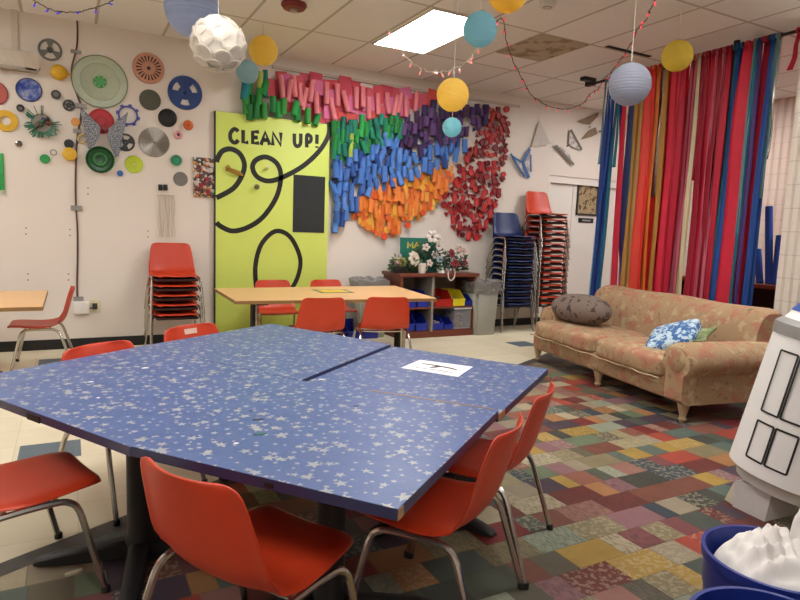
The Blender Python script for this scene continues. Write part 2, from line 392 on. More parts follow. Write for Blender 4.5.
# bare wood where the laminate edge is chipped; tape; paint spots
def along(t, q, i, f0, f1, ztop, th, out, m, name, z0=0):
    a = Vector(q[i] + (0,)); b_ = Vector(q[(i + 1) % 4] + (0,)); d = (b_ - a).normalized(); n = Vector((d.y, -d.x, 0))
    p0 = a + (b_ - a) * f0; p1 = a + (b_ - a) * f1
    pts = [p0, p1, p1 + n * out, p0 + n * out]
    MB().prism([(p.x, p.y) for p in pts], 'z', ztop - th, ztop + z0).build(name, m, t, smooth=False)
along(t1, q1, 1, 0, .035, .654, .026, .002, edgew, 'chipped_edge'); along(t1, q1, 2, .02, .62, .656, .005, .009, edgew, 'bare_edge_strip', .002); along(t3, q3, 0, 0, .1, .638, .024, .002, edgew, 'chipped_edge')
along(t1, q1, 0, .555, .585, .646, .012, .003, blackp, 'tape_patch'); along(t2, q2, 3, .5, .57, .645, .022, .003, blackp, 'tape_patch')
def spot(t, px, py, ztop, r, col, sx=1.6):
    p = atZ(px, py, ztop) - t.location; m = MB(); n = 12
    m.prism([(p.x + math.cos(2 * PI * i / n) * r * sx * (1 + .25 * math.sin(3 * i)), p.y + math.sin(2 * PI * i / n) * r * (1 + .2 * math.cos(2 * i))) for i in range(n)], 'z', ztop, ztop + .0012)
    m.build('paint_spot', M(col, .4), t, smooth=False)
spot(t1, 258, 419.5, .657, .011, '3a4058'); spot(t1, 260, 434, .657, .012, '2d5a5c'); spot(t1, 236, 443.5, .657, .005, 'e8e4dc'); spot(t1, 251, 411, .657, .004, '39405c'); spot(t1, 356, 406, .657, .006, '2b3150')
spot(t2, 145, 368, .6545, .009, 'e5e2dc'); spot(t2, 91, 382, .6545, .006, 'e0ddd6'); spot(t2, 98, 398, .6545, .006, 'd8d5ce', .8); spot(t2, 180, 368, .6545, .007, 'd0d0d0'); spot(t3, 322, 379.5, .640, .007, 'e6e2d8', 2.6)
MB().box((-.3, -.012, .6), (.25, .012, .622)).xf(Matrix.Rotation(math.radians(37), 4, 'Z')).build('support_rail', black, t2, smooth=False)
# printed sheet
P = [atZ(a, c, .6405) for a, c in ((401, 368), (420, 360), (473, 367), (458, 377))]; pc = sum(P, Vector()) / 4
sh = MB().prism([(p.x - pc.x, p.y - pc.y) for p in P], 'z', 0, .0015).build('printed_sheet', M('ece8e6', .6, 0, .02), smooth=False); sh.location = (pc.x, pc.y, .6405)
tag(sh, 'white printed paper sheet lying on the blue star table', 'paper')
u = (P[2] - P[1]).normalized(); v_ = (P[1] - P[0]).normalized()
def inkline(pts, w_): return [(u * a + v_ * b_ + Vector((0, 0, .0015))) for a, b_ in pts]
k = MB(); k.band(inkline([(-.1, .04), (-.02, .035), (.06, .02), (.1, .0)], 0), [.012, .02, .02, .01], (0, 0, 1), .0006); k.band(inkline([(.0, .03), (-.02, -.01), (-.03, -.025)], 0), [.03, .02, .01], (0, 0, 1), .0008); k.build('bird_drawing', M('3a3634', .7), sh, smooth=False)
k = MB()
for a, c, ln in ((-.09, -.06, .03), (-.05, -.06, .02), (-.02, -.055, .07), (.05, -.06, .05)): k.band(inkline([(a, c), (a + ln, c)], 0), .007, (0, 0, 1), .0006)
k.build('caption_line', M('3a3634', .7), sh, smooth=False)
# wooden tables
def wood_table(name, label, quad, zt, legs):
    c = sum((Vector(p + (0,)) for p in quad), Vector()) / 4
    t = thing(name, label, 'table', (c.x, c.y, 0)); q = [(p[0] - c.x, p[1] - c.y) for p in quad]
    MB().prism(q, 'z', zt - .03, zt).build('tabletop', beige, t, smooth=False)
    k = MB(); n = 4
    for i in range(4):
        a = Vector(q[i] + (0,)); b_ = Vector(q[(i + 1) % 4] + (0,)); d = (b_ - a).normalized(); nn = Vector((d.y, -d.x, 0)) * .003
        k.prism([(p.x, p.y) for p in (a, b_, b_ + nn, a + nn)], 'z', zt - .028, zt - .002)
    k.build('edge_band', M('8f6a40', .5), t, smooth=False)
    for (lx, ly) in legs:
        m = MB().box((lx - .03, ly - .24, 0), (lx + .03, ly + .24, .035), .008).box((lx - .025, ly - .05, .03), (lx + .025, ly + .05, zt - .07)).build('pedestal_leg', black, t)
        MB().box((lx - .05, ly - .28, zt - .07), (lx + .05, ly + .28, zt - .031)).build('bracket', black, t, smooth=False)
        MB().tube([(lx - .02, ly - .16, .02), (lx - .02, ly - .16, zt - .05)], .013).build('chrome_post', chrome, t)
    return t
wood_table('long_table', 'long beige laminate table in front of the brown shelf unit', [(1.19, 5.06), (3.05, 4.92), (3.24, 6.14), (1.23, 6.10)], .668, [(-.70, 0), (.82, 0)])
wood_table('side_table', 'beige laminate table end beside the single orange chair at the wall', [(-1.9, 5.08), (-.19, 5.05), (-.19, 6.18), (-1.9, 6.2)], .66, [(-.65, 0), (.5, 0)])
no = MB().prism([(-.17, -.15), (.17, -.17), (.19, .14), (-.16, .17)], 'z', 0, .002).build('notice_card', M('5e7350', .5), smooth=False); no.location = (2.29, 5.67, .668); tag(no, 'yellow notice in a green border lying on the long beige table', 'card')
MB().prism([(-.13, -.11), (.13, -.125), (.145, .1), (-.12, .125)], 'z', .002, .003).build('yellow_sheet', M('e6c23a', .5), no, smooth=False)
# ------------------------------------------------------------------ CHAIRS
def shell_bm():
    prof = [(.240, .374), (.230, .382), (.20, .386), (.10, .380), (.0, .372), (-.08, .370), (-.135, .378), (-.17, .402), (-.192, .44), (-.21, .50), (-.226, .56), (-.242, .62), (-.256, .67), (-.262, .688), (-.266, .696)]
    hw = [.160, .186, .204, .217, .226, .230, .231, .231, .228, .222, .214, .205, .195, .180, .146]
    m = MB(); NU = 17
    def f(a, c):
        i = c * (len(prof) - 1); k = min(int(round(i)), len(prof) - 1); y_, z_ = prof[k]; w_ = hw[k]; s_ = a * 2 - 1
        e = abs(s_) ** 3
        if k <= 6: z_ = z_ + .010 * s_ * s_ - .0 * e; dz = -.016 * (abs(s_) ** 14); z_ += dz; 
        else: y_ = y_ + .048 * s_ * s_; y_ -= .014 * (abs(s_) ** 14)
        if k in (5, 6, 7): z_ += (.012, .026, .02)[k - 5] * e
        return (s_ * w_, y_, z_)
    m.grid(f, NU, len(prof)); return m
def frame_bm(s):
    P = [(s * .252, .215, .006), (s * .240, .165, .22), (s * .232, .142, .315), (s * .226, .115, .348), (s * .222, .07, .358), (s * .222, -.06, .358), (s * .224, -.115, .350), (s * .230, -.150, .315), (s * .240, -.185, .21), (s * .254, -.248, .006)]
    return MB().tube(smooth_path(P, 3), .0115, 8)
def make_chair(mat, label, group):
    t = thing('shell_chair', label, 'chair', (0, 0, 0), 0, group)
    o = shell_bm().build('seat_shell', mat, t); solid(o, .007, 0); subd(o, 1)
    for s in (-1, 1):
        fr = frame_bm(s).build('leg_frame', chrome, t)
        for p in ((s * .252, .215), (s * .254, -.248)): MB().lathe([(0, 0), (.015, 0), (.015, .02), (.0125, .024), (0, .024)], 10, (p[0], p[1], 0)).build('foot_glide', black, fr)
    for yy in (.08, -.07): MB().tube([(-.222, yy, .358), (-.1, yy, .352), (.1, yy, .352), (.222, yy, .358)], .009, 6).build('crossbar', chrome, t)
    return t
chair0 = make_chair(orange_pl, 'x', None); used = [False]
def place(x, y, face, label, group=None, z=0):
    o = chair0 if not used[0] else copy_tree(chair0); used[0] = True
    o.location = (x, y, z); o.rotation_euler = (0, 0, math.atan2(face[1], face[0]) - PI / 2); o['label'] = label
    if group: o['group'] = group
    return o
place(.435, 1.625, (.87, .49), 'orange plastic chair seen from behind, drawn up to the paint-spotted star table', 'orange chairs')
place(1.09, 1.69, (-.60, .80), 'orange chair tucked under the paint-spotted star table, back towards the patchwork floor', 'orange chairs')
place(1.50, 1.99, (-.62, .79), 'orange chair tucked under the star table with the printed sheet', 'orange chairs')
place(-.20, 2.425, (.95, .30), 'orange chair turned sideways on the cream floor, cut by the picture edge', 'orange chairs')
place(.235, 3.075, (.56, -.83), 'orange chair behind the star tables, only its rounded top and chrome leg showing', 'orange chairs')
place(.73, 3.53, (.51, -.86), 'orange chair behind the star tables with a pale sticker on its back', 'orange chairs')
place(-.24, 6.12, (-1, .03), 'single orange chair in profile at the beige side table by the wall', 'orange chairs')
place(1.93, 5.175, (.05, 1), 'orange chair before the long table, back to the star tables, nearer the lime panel', 'orange chairs')
place(2.575, 5.115, (.25, 1), 'orange chair in front of the long table, angled, beside the blue bins', 'orange chairs')
place(1.97, 6.42, (.0, -1), 'orange chair behind the long table against the green panel', 'orange chairs')
place(2.62, 6.42, (.1, -1), 'orange chair behind the long table below the blue collage tubes', 'orange chairs')
st = bpy.data.objects['shell_chair.005']
MB().prism([(-.2435, .642), (-.2515, .672), (-.2485, .673), (-.2405, .643)], 'x', -.06, .03).build('sticker', M('d9b8a8', .5), st, smooth=False)
# stacked chairs: shell and two leg frames each
def stack_proto(mat, stick):
    t = thing('stacked_chair', 'x', 'chair'); o = shell_bm().build('seat_shell', mat, t); solid(o, .007, 0); subd(o, 1)
    for s in (-1, 1): frame_bm(s).build('leg_frame', chrome, t)
    MB().box((-.20, -.11, .328), (.20, .2, .354), .006).build('gap_shade', M('331512' if stick or mat is orange_pl else '10142c', .6), t, smooth=False)  # dark block added below each seat, standing in for the shaded stack gaps
    if stick: MB().box((.09, .2165, .358), (.19, .2195, .37)).build('white_sticker', M('ded8d2', .5), t, smooth=False)
    return t
def stack(mat, stick, n, x, y, face, step, labels, group):
    p = stack_proto(mat, stick)
    for i in range(n):
        o = p if i == 0 else copy_tree(p); o.location = (x + rnd.uniform(-.006, .006), y + rnd.uniform(-.005, .005), i * step); o.rotation_euler = (0, 0, math.atan2(face[1], face[0]) - PI / 2 + rnd.uniform(-.012, .012))
        o['label'] = labels[0] if i == n - 1 else labels[2] if i == 0 else labels[1]; o['group'] = group
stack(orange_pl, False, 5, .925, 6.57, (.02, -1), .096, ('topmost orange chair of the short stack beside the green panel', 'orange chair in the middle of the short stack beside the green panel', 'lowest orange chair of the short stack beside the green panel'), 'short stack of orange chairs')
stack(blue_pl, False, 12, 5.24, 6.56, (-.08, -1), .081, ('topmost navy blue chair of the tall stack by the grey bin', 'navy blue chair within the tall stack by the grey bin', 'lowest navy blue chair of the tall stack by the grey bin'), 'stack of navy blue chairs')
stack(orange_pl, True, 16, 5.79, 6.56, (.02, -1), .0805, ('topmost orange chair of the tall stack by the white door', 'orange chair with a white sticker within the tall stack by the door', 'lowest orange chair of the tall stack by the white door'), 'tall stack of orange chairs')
# ------------------------------------------------------------------ SOFA
sx, sy = 3.99, 3.815; sa = math.radians(-100.6)
so = thing('sofa', 'faded peach floral two-seat sofa with rolled arms in front of the hanging ribbons', 'sofa', (sx, sy, 0), sa)
def puff(o, l=2): return subd(o, l)
def cushion_bm(lo, hi, pu, bev):
    m = MB().box(lo, hi)
    bmesh.ops.subdivide_edges(m.bm, edges=m.bm.edges[:], cuts=7, use_grid_fill=True)
    c = (Vector(lo) + Vector(hi)) / 2; h = (Vector(hi) - Vector(lo)) / 2
    for v in m.bm.verts:
        p = v.co - c; a = [p[i] / h[i] for i in range(3)]
        # superellipsoid-ish rounding then crown
        k = (abs(a[0]) ** 8 + abs(a[1]) ** 8 + abs(a[2]) ** 8) ** (1 / 8)
        q = Vector([a[i] / k for i in range(3)])
        mx = max(abs(q.x), abs(q.y), abs(q.z)); q = Vector([q[i] for i in range(3)])
        co = Vector([q[i] * h[i] for i in range(3)])
        co.z += pu * (1 - q.x ** 2) * (1 - q.y ** 2) * (1 if q.z > 0 else -.2) * abs(q.z)
        co.y -= pu * .6 * max(0, -q.y) ** 3 * (1 - q.x ** 2) * (1 - q.z ** 2)
        v.co = c + co
    return m
base = MB().box((-1.07, .02, .13), (1.07, .84, .30), .03, 3).build('base', floral, so)
subd(cushion_bm((-1.03, -.04, .27), (-.005, .66, .44), .03, .05).build('seat_cushion', floral, so), 1)
subd(cushion_bm((.005, -.04, .27), (.86, .66, .44), .03, .05).build('seat_cushion', floral, so), 1)
def backf(a, c):
    x_ = (a * 2 - 1) * 1.02; e = abs(a * 2 - 1); rx = 1 - max(0, (e - .9) / .1) ** 2 * .12
    th = c * 2 * PI
    yy = .73 + math.cos(th) * .14; zz = .52 + math.sin(th) * .285
    sq = lambda q: math.copysign(abs(q) ** .55, q)
    yy = .74 + sq(math.cos(th)) * .13; zz = .52 + sq(math.sin(th)) * .29 * rx
    yy += (zz - .3) * .20
    if math.cos(th) < 0 and zz > .42: yy -= .03 * math.sin(min(1, (zz - .42) / .36) * PI) * (1 - e ** 6)
    return (x_, yy, zz - .012 * math.sin(a * PI * 2) ** 2)
bk = MB().grid(backf, 40, 41)
for sgn, xx in ((0, -1.02), (1, 1.02)):
    lp = [v for v in bk.bm.verts if abs(v.co.x - xx) < 1e-4]; ctr = bk.bm.verts.new((xx, .785, .52)); lp = lp[:]
    lp.sort(key=lambda v: math.atan2(v.co.z - .52, v.co.y - .785))
    for i in range(len(lp)):
        q_, r_ = lp[i], lp[(i + 1) % len(lp)]
        if (q_.co - r_.co).length > 1e-6:
            try: bk.bm.faces.new((q_, r_, ctr))
            except ValueError: pass
bmesh.ops.remove_doubles(bk.bm, verts=bk.bm.verts, dist=1e-5); bmesh.ops.recalc_face_normals(bk.bm, faces=bk.bm.faces)
bk.build('backrest', floral, so)
def arm_bm(x0, x1, y0):
    # rolled arm: profile in x/z swept along y with rounded front
    c = (x0 + x1) / 2; w_ = (x1 - x0) / 2; sgn = 1 if c > 0 else -1; m = MB(); prof = []
    for i in range(21):
        a = -PI * .18 + (PI * 1.36) * i / 20; prof.append((c + sgn * .01 + math.cos(a) * (w_ + .035), .45 + math.sin(a) * .125))
    prof += [(c - w_ + .02, .34), (c - w_ + .02, .14), (c + w_ - .02, .14), (c + w_ - .02, .34)]
    ys = [y0 - .02, y0, y0 + .03, .25, .5, .78]; rings = []
    for y_, sc in zip(ys, (.86, .96, 1, 1, 1, .98)):
        rings.append([m.bm.verts.new((c + (p[0] - c) * sc, y_, .36 + (p[1] - .36) * sc)) for p in prof])
    n = len(prof)
    for A, B in zip(rings, rings[1:]):
        for i in range(n): m.bm.faces.new((A[i], A[(i + 1) % n], B[(i + 1) % n], B[i]))
    m.bm.faces.new(rings[0][::-1]); m.bm.faces.new(rings[-1]); bmesh.ops.recalc_face_normals(m.bm, faces=m.bm.faces); return m
for x0, x1, y0 in ((-1.13, -.89, .16), (.88, 1.12, -.01)):
    a = arm_bm(x0, x1, y0).build('arm', floral, so)
    c = (x0 + x1) / 2 + (.01 if x0 > 0 else -.01)
    MB().lathe([(0, .012), (.075, .010), (.085, .004), (.085, -.004), (0, -.01)], 20, (c, y0 - .022, .455), 'y').build('scroll_panel', floral, a)
lw = woodmat('a58a68', 'bda27e', 'worn_pale_wood', 'z')
for lx, ly in ((-1.03, .07), (0, .07), (1.03, .05), (-1.0, .78), (1.0, .78)):
    MB().lathe([(0, 0), (.018, 0), (.022, .01), (.03, .022), (.022, .035), (.024, .05), (.036, .10), (.045, .14), (0, .14)], 16, (lx, ly, 0)).build('leg', lw, so)
pp = []
for i in range(25): a = -1.0 + 2.0 * i / 24; pp.append((a * 1.03 if a < 0 else a * .86, -.045 + .012 * math.cos(i), .285 + .004 * math.sin(i * 1.7)))
MB().tube(pp, .007, 6).build('piping', M('b39a78', .9), so)
def sofa_pt(x_, y_, z_): return Matrix.Translation((sx, sy, 0)) @ Matrix.Rotation(sa, 4, 'Z') @ Vector((x_, y_, z_))
def speckle(a, b_, name, sc=30, th=.58):
    m, t, b = newmat(name); v = coords(t); f_ = noise(t, v, sc, 4, .65); cs = mixc(t, ramp(t, f_, [(th, (0, 0, 0, 1)), (th + .05, (1, 1, 1, 1))]), srgb(a), srgb(b_)); t.links.new(cs, b.inputs['Base Color']); b.inputs['Roughness'].default_value = .95; bump(t, b, noise(t, v, 200, 2), .3, .004); return m
# grey bolster
pm = MB().sphere((0, 0, 0), 1, 28, (.38, .18, .145))
for v in pm.bm.verts:
    v.co.x = math.copysign(abs(v.co.x / .38) ** .8 * .38, v.co.x); v.co.z += .02 * math.sin(v.co.x * 5)
pl = pm.build('bolster_pillow', speckle('74645b', '40302a', 'speckled_grey_fleece', 16, .56)); p = sofa_pt(-.60, .25, .60); pl.location = p; pl.rotation_euler = (.12, .06, sa + .10)
tag(pl, 'grey speckled oval bolster pillow resting on the sofa', 'pillow')
pm = MB().sphere((.36, 0, .02), .05, 12, (.4, .8, .7)); pm.build('gathered_end', speckle('5a4d48', '3a2f2b', 'dark_gather', 30), pl)
# knitted blue patch and green cloth
def cloth_bm(w_, l_, amp, seed, n=22):
    r_ = random.Random(seed); ph = [r_.uniform(0, 6) for _ in range(6)]
    def f(a, c):
        x_ = (a - .5) * w_; y_ = (c - .5) * l_
        return (x_ + .02 * math.sin(c * 9 + ph[0]) * amp, y_ + .02 * math.sin(a * 8 + ph[1]) * amp, amp * (.02 * math.sin(a * 7 + ph[2]) + .02 * math.sin(c * 6 + ph[3]) + .01 * math.sin(a * 15 + c * 9 + ph[4])))
    return MB().grid(f, n, n)
kc = cushion_bm((-.19, -.17, -.045), (.19, .17, .045), .03, .02).build('knitted_cushion', speckle('3a6296', 'b4c8d2', 'blue_white_knit', 22, .47)); subd(kc, 1); kc.location = sofa_pt(.60, .30, .545); kc.rotation_euler = Euler((math.radians(24), math.radians(-20), sa + .5))
tag(kc, 'blue and white knitted cushion leaning against the sofa arm', 'cushion')
gc = cloth_bm(.36, .30, 1.0, 3).build('folded_cloth', speckle('6f7a50', '8f9a70', 'green_crochet', 30, .5)); solid(gc, .015); gc.location = sofa_pt(.75, .33, .535); gc.rotation_euler = Euler((math.radians(14), math.radians(-30), sa + .3))
tag(gc, 'green crocheted cloth bunched under the knitted cushion on the sofa', 'cloth')
# ------------------------------------------------------------------ RIBBONS
XR = 5.53; ZR = 3.115
rail = thing('curtain_rail', 'dark rail under the ceiling carrying the coloured ribbons', 'rail', (XR, 4.4, ZR))
MB().tube([(0, -1.22, 0), (0, 1.22, 0)], .014, 10).build('rod', black, rail)
MB().box((-.03, 1.18, -.02), (.03, 1.3, .055)).box((-.02, -.02, .0), (.02, .02, .055)).box((-.02, -.62, .0), (.02, -.58, .055)).box((-.02, .58, .0), (.02, .62, .055)).build('bracket', black, rail, smooth=False)
RC = {'blue': ('1d4f9e', 'blue'), 'royal': ('20418f', 'royal blue'), 'navy': ('262a62', 'navy'), 'lblue': ('8fb6c8', 'pale blue'), 'teal': ('1f7189', 'teal'), 'gteal': ('6f97a0', 'grey teal'), 'white': ('d9cfc9', 'white'), 'crim': ('cc1f3e', 'crimson'), 'gold': ('c08f45', 'gold'), 'tan': ('c99a58', 'tan'), 'red': ('f03a30', 'bright red'), 'coral': ('ee4a3c', 'coral'), 'org': ('e67f38', 'orange'), 'silver': ('a59a95', 'crinkled silver'), 'pinkr': ('ec3450', 'pinkish red'), 'pink': ('d46a80', 'pink'), 'pgold': ('cdb67c', 'pale gold'), 'cream': ('e2d3b0', 'cream'), 'dred': ('aa1a32', 'dark red'), 'purple': ('4a2f78', 'purple'), 'wide': ('e62c48', 'wide red')}
def ribmat(k):
    if k == 'silver': return M(RC[k][0], .25, .8, .3, 25)
    return M(RC[k][0], .55, 0, .07, 6, transl=.25)
def ribbon(pt, pb, wpx, k, yb=None, lean=None, n=26, off=None):
    # pt / pb: picture columns at the rail and lower down; heights in metres
    y0 = atX(pt, 150, XR).y; y1 = atX(pb, 150, XR).y
    w_ = 1.3 * abs(atX(pt - wpx / 2, 150, XR).y - atX(pt + wpx / 2, 150, XR).y)
    zb = .12 if yb is None else yb
    off = rnd.uniform(-.035, .035) if off is None else off; ph = rnd.uniform(0, 6); ph2 = rnd.uniform(0, 6); am = rnd.uniform(.004, .014)
    col, nm = RC[k]
    lab = '%s fabric ribbon hanging from the rail behind the sofa' % nm
    if yb is not None and yb > .5: lab = 'short %s ribbon hanging from the rail, ending above the sofa' % nm
    t = thing('ribbon', lab, 'ribbon', (XR + off, y0, ZR), 0, ('short ' if yb and yb > .5 else '') + '%s ribbons on the rail' % nm)
    H = ZR - zb; gath = rnd.uniform(.45, .75) if wpx > 3 else .8
    def f(a, c):
        s_ = c * H; g = gath + (1 - gath) * min(1, c * 5); tw = .35 * math.sin(c * 3 + ph2) * min(1, c * 4) * (1 if wpx < 6 else .4)
        u_ = (a - .5) * w_ * g
        return (u_ * math.sin(tw) + am * math.sin(c * 9 + ph) * min(1, c * 3) + .004 * math.sin(a * 9 + ph), u_ * math.cos(tw) + (y1 - y0) * c + am * .7 * math.sin(c * 7 + ph2) * c, -s_)
    o = MB().grid(f, 5, n).build('strip', ribmat(k), t); solid(o, .0016, 0)
    MB().tube([(-off + .020 * math.cos(q * PI / 4), 0, .020 * math.sin(q * PI / 4)) for q in range(9)], min(.012, w_ * .3), 6, False).build('knot', ribmat(k), t)
    return t
RB = [(602.5, 602, 1.6, 'gteal', 2.15), (604.5, 600, 1.8, 'lblue', None), (605.5, 603, 3, 'royal', None), (609, 605, 3, 'blue', None), (611.5, 602, 1.5, 'blue', None), (612.5, 607, 2, 'teal', None), (614.5, 634, 2.4, 'royal', None), (617, 617, 2, 'teal', 2.1),
      (622, 626, 4, 'crim', None), (625, 630, 2, 'pink', None), (628, 631, 4, 'navy', None), (630.5, 633, 2.5, 'teal', None), (634, 634, 4, 'gold', None), (637, 638, 4.5, 'tan', None), (641, 641, 5, 'red', None), (645, 646, 6.5, 'coral', None), (649, 650, 5, 'red', None), (648, 648, 3, 'tan', None), (653, 653, 5.5, 'org', None), (657, 656, 5, 'silver', 1.75), (659, 660, 5, 'red', None), (662, 663, 4.5, 'gold', None), (667, 668, 6.5, 'pinkr', None), (672.5, 673, 7, 'pinkr', None), (678, 678, 6, 'crim', None), (683, 681, 3.5, 'pink', None), (687, 684, 2.5, 'pink', None), (690, 689, 3.5, 'pgold', None), (694, 694, 3, 'cream', None), (697.5, 695, 2.5, 'pink', None),
      (696, 696, 3.5, 'dred', 1.9), (701, 700, 5, 'dred', None), (705, 704, 5, 'crim', None), (709, 708, 2.5, 'pink', None), (712, 711, 5.5, 'dred', None), (716, 715, 2.5, 'pink', None), (718.5, 717, 5, 'dred', None), (722, 720, 4, 'crim', None), (725.5, 724, 4.5, 'teal', None), (729.5, 727, 4, 'blue', None), (733, 731, 3, 'teal', None), (739, 737, 12, 'wide', None), (747, 745, 3, 'gteal', None), (749, 747, 3, 'teal', None), (752, 752, 3.5, 'purple', None), (755.5, 754, 5, 'crim', None), (758.5, 756, 4.5, 'navy', None), (762.5, 760, 4.5, 'blue', None), (766.5, 764, 4.5, 'gteal', 1.7), (769.5, 767.5, 2.5, 'silver', 2.05), (764, 762.5, 3, 'blue', None)]
for pt, pb, w_, k, zb in RB:
    ribbon(pt, pb, w_, k, zb)
ribbon(786, 781, 4, 'crim', 2.8)
for pt, w_, k in ((639, 7, 'red'), (646, 7, 'coral'), (654, 8, 'red'), (661, 8, 'org'), (668, 8, 'pinkr'), (676, 8, 'pinkr'), (683, 8, 'crim'), (699, 8, 'dred'), (707, 8, 'dred'), (715, 8, 'dred'), (722, 8, 'dred'), (729, 7, 'blue'), (737, 9, 'wide'), (745, 9, 'wide'), (753, 8, 'crim'), (760, 7, 'navy')): ribbon(pt, pt - 1, w_, k, None, off=.055)
ribbon(690.5, 690, 7, 'pink', 1.9, off=.05)
# ------------------------------------------------------------------ behind the ribbons: desk with foam tubes
dk = thing('desk', 'dark desk behind the ribbons holding blue foam tubes', 'desk', (6.5, 3.95, 0))
MB().box((-.32, -.75, .84), (.32, .9, .88)).build('desktop', redwood, dk, smooth=False)
MB().box((-.28, -.73, 0), (.28, -.68, .84)).box((-.28, .83, 0), (.28, .88, .84)).box((.24, -.68, .1), (.28, .83, .84)).build('frame', M('241d1a', .6), dk, smooth=False)
nd = M('1f4fa8', .8, 0, .05, 20)
for (pb, pyb, ptx, pty, lab) in ((760, 281, 757.5, 250, 'short blue foam tube standing on the desk beside the taller one'), (769, 282, 769, 207, 'tallest blue foam tube standing on the desk behind the ribbons'), (775, 282, 780, 236, 'tilted blue foam tube standing on the desk next to the pillar')):
    a = atX(pb, pyb, 6.33); a.z = .88; c = atX(ptx, pty, 6.40)
    d_ = c - a; L = d_.length
    tag(MB().lathe([(0, 0), (.036, 0), (.036, L), (.014, L), (.014, L - .06), (0, L - .06)], 18).xf(Matrix.Translation(a + Vector((0, 0, .004))) @ d_.to_track_quat('Z', 'Y').to_matrix().to_4x4()).build('foam_tube', nd), lab, 'foam tube')
# ------------------------------------------------------------------ SHELF
sh = thing('shelf_unit', 'brown wooden two-tier shelf unit against the wall under the collage', 'shelf', (3.9, 6.35, 0))
x0, x1, dp = -.47, .62, .46; gm = M('8d8478', .6); 
MB().box((x0 - .03, -.02, .745), (x1 + .03, dp, .79), .006).build('top_board', redwood, sh); MB().box((x0, 0, 0), (x1, dp, .07)).build('plinth', redwood, sh, smooth=False)
MB().box((x0, 0, .07), (x0 + .03, dp, .745)).build('side_panel', redwood, sh, smooth=False); MB().box((x1 - .03, 0, .07), (x1, dp, .745)).build('side_panel', redwood, sh, smooth=False)
MB().box((-.03, .005, .07), (.0, dp, .745)).build('divider', gm, sh, smooth=False); MB().box((x0 + .03, dp - .02, .07), (x1 - .03, dp, .745)).build('back_panel', gm, sh, smooth=False)
MB().box((x0 + .03, .01, .355), (-.03, dp - .02, .375)).build('shelf_board', redwood, sh, smooth=False); MB().box((.0, .01, .355), (x1 - .03, dp - .02, .375)).build('shelf_board', redwood, sh, smooth=False)
MB().box((x0 + .03, .02, .07), (x1 - .03, dp - .02, .085)).build('bottom_board', redwood, sh, smooth=False)
def bin_(x_, y_, z_, w_, h_, d_, col, label, group=None, rz=0):
    t = thing('stacking_bin', label, 'bin', (x_, y_, z_), rz, group); m = MB(); th = .004
    side = [(0, 0), (d_, 0), (d_, h_), (d_ * .35, h_), (0, h_ * .45)]
    for s_ in (-1, 1): m.prism([(p[0], p[1]) for p in side], 'x', s_ * w_ / 2 - th * (s_ > 0), s_ * w_ / 2 + th * (s_ < 0))
    m.box((-w_ / 2, 0, 0), (w_ / 2, d_, th)).box((-w_ / 2, d_ - th, 0), (w_ / 2, d_, h_)).box((-w_ / 2, 0, 0), (w_ / 2, th, h_ * .45))
    m.build('body', M(col, .4), t, smooth=False)
    MB().box((-w_ / 2 - .006, -.008, h_ * .40), (w_ / 2 + .006, .004, h_ * .48)).build('front_lip', M(col, .4), t, smooth=False)
    return t
def scraps(x_, y_, z_, w_, d_, cols, label, n=7):
    m = MB(); mats = []
    for i in range(n):
        r_ = rnd.uniform(.018, .035); m.sphere((x_ + rnd.uniform(-w_, w_) * .32, y_ + d_ * .25 + rnd.uniform(0, d_) * .45, z_ + r_ + rnd.uniform(0, .06)), r_, 8, (rnd.uniform(.7, 1.4), rnd.uniform(.7, 1.3), rnd.uniform(.5, 1.1)))
    o = m.build('craft_scraps', M(cols, .7, 0, .3, 18), smooth=False); return tag(o, label, 'craft scraps', None, 'stuff')
bl = '1b2f9c'
bin_(4.045, 6.36, .3765, .26, .19, .34, 'b5251f', 'red open-front bin on the upper shelf'); scraps(4.045, 6.36, .382, .26, .3, '2a2224', 'dark scraps heaped in the red bin')
bin_(4.275, 6.36, .3765, .175, .19, .34, 'e0cf2b', 'yellow open-front bin on the upper shelf'); scraps(4.275, 6.36, .382, .17, .3, '8b857c', 'grey scraps heaped in the yellow bin')
bin_(4.43, 6.37, .3765, .11, .13, .3, bl, 'narrow blue bin beside the yellow bin on the upper shelf')
for i, xx in enumerate((3.575, 3.75)): bin_(xx, 6.36, .3765, .155, .19, .34, bl, 'blue open-front bin on the upper shelf behind the long table', 'blue bins on the upper shelf')
for i, xx in enumerate((3.575, 3.75)): bin_(xx, 6.37, .0855, .155, .19, .34, bl, 'blue open-front bin on the bottom shelf behind the orange chair', 'blue bins on the bottom shelf')
bin_(3.99, 6.37, .0855, .15, .17, .34, bl, 'blue bin with pale scraps on the bottom shelf next to the divider'); scraps(3.99, 6.37, .09, .15, .3, 'a9a6b5', 'pale scraps in the blue bottom bin')
bin_(4.145, 6.37, .0855, .13, .13, .3, bl, 'low blue bin between its neighbour and the clear tub on the bottom shelf')
for i, xx in enumerate((2.72, 2.93, 3.13)): bin_(xx, 6.5, 0, .19, .2, .32, bl, 'blue bin on the floor under the far side of the long table', 'blue bins on the floor')
tb = thing('clear_tub', 'clear plastic tub of odds and ends on the bottom shelf', 'storage tub', (4.345, 6.50, .0855))
cl = M('c9cdd0', .15, 0, .03, 20, alpha=.3); MB().box((-.125, -.13, 0), (.125, .13, .25)).build('tub', cl, tb, smooth=False); MB().box((-.135, -.14, .25), (.135, .14, .27)).build('lid', M('d8dadb', .3, alpha=.75), tb, smooth=False)
m = MB()
for i in range(14): m.box(*(lambda p, r_: ((p[0] - r_, p[1] - r_, p[2]), (p[0] + r_, p[1] + r_, p[2] + 2 * r_)))((4.345 + rnd.uniform(-.08, .08), 6.5 + rnd.uniform(-.08, .08), .095 + rnd.uniform(0, .14)), rnd.uniform(.012, .03)))
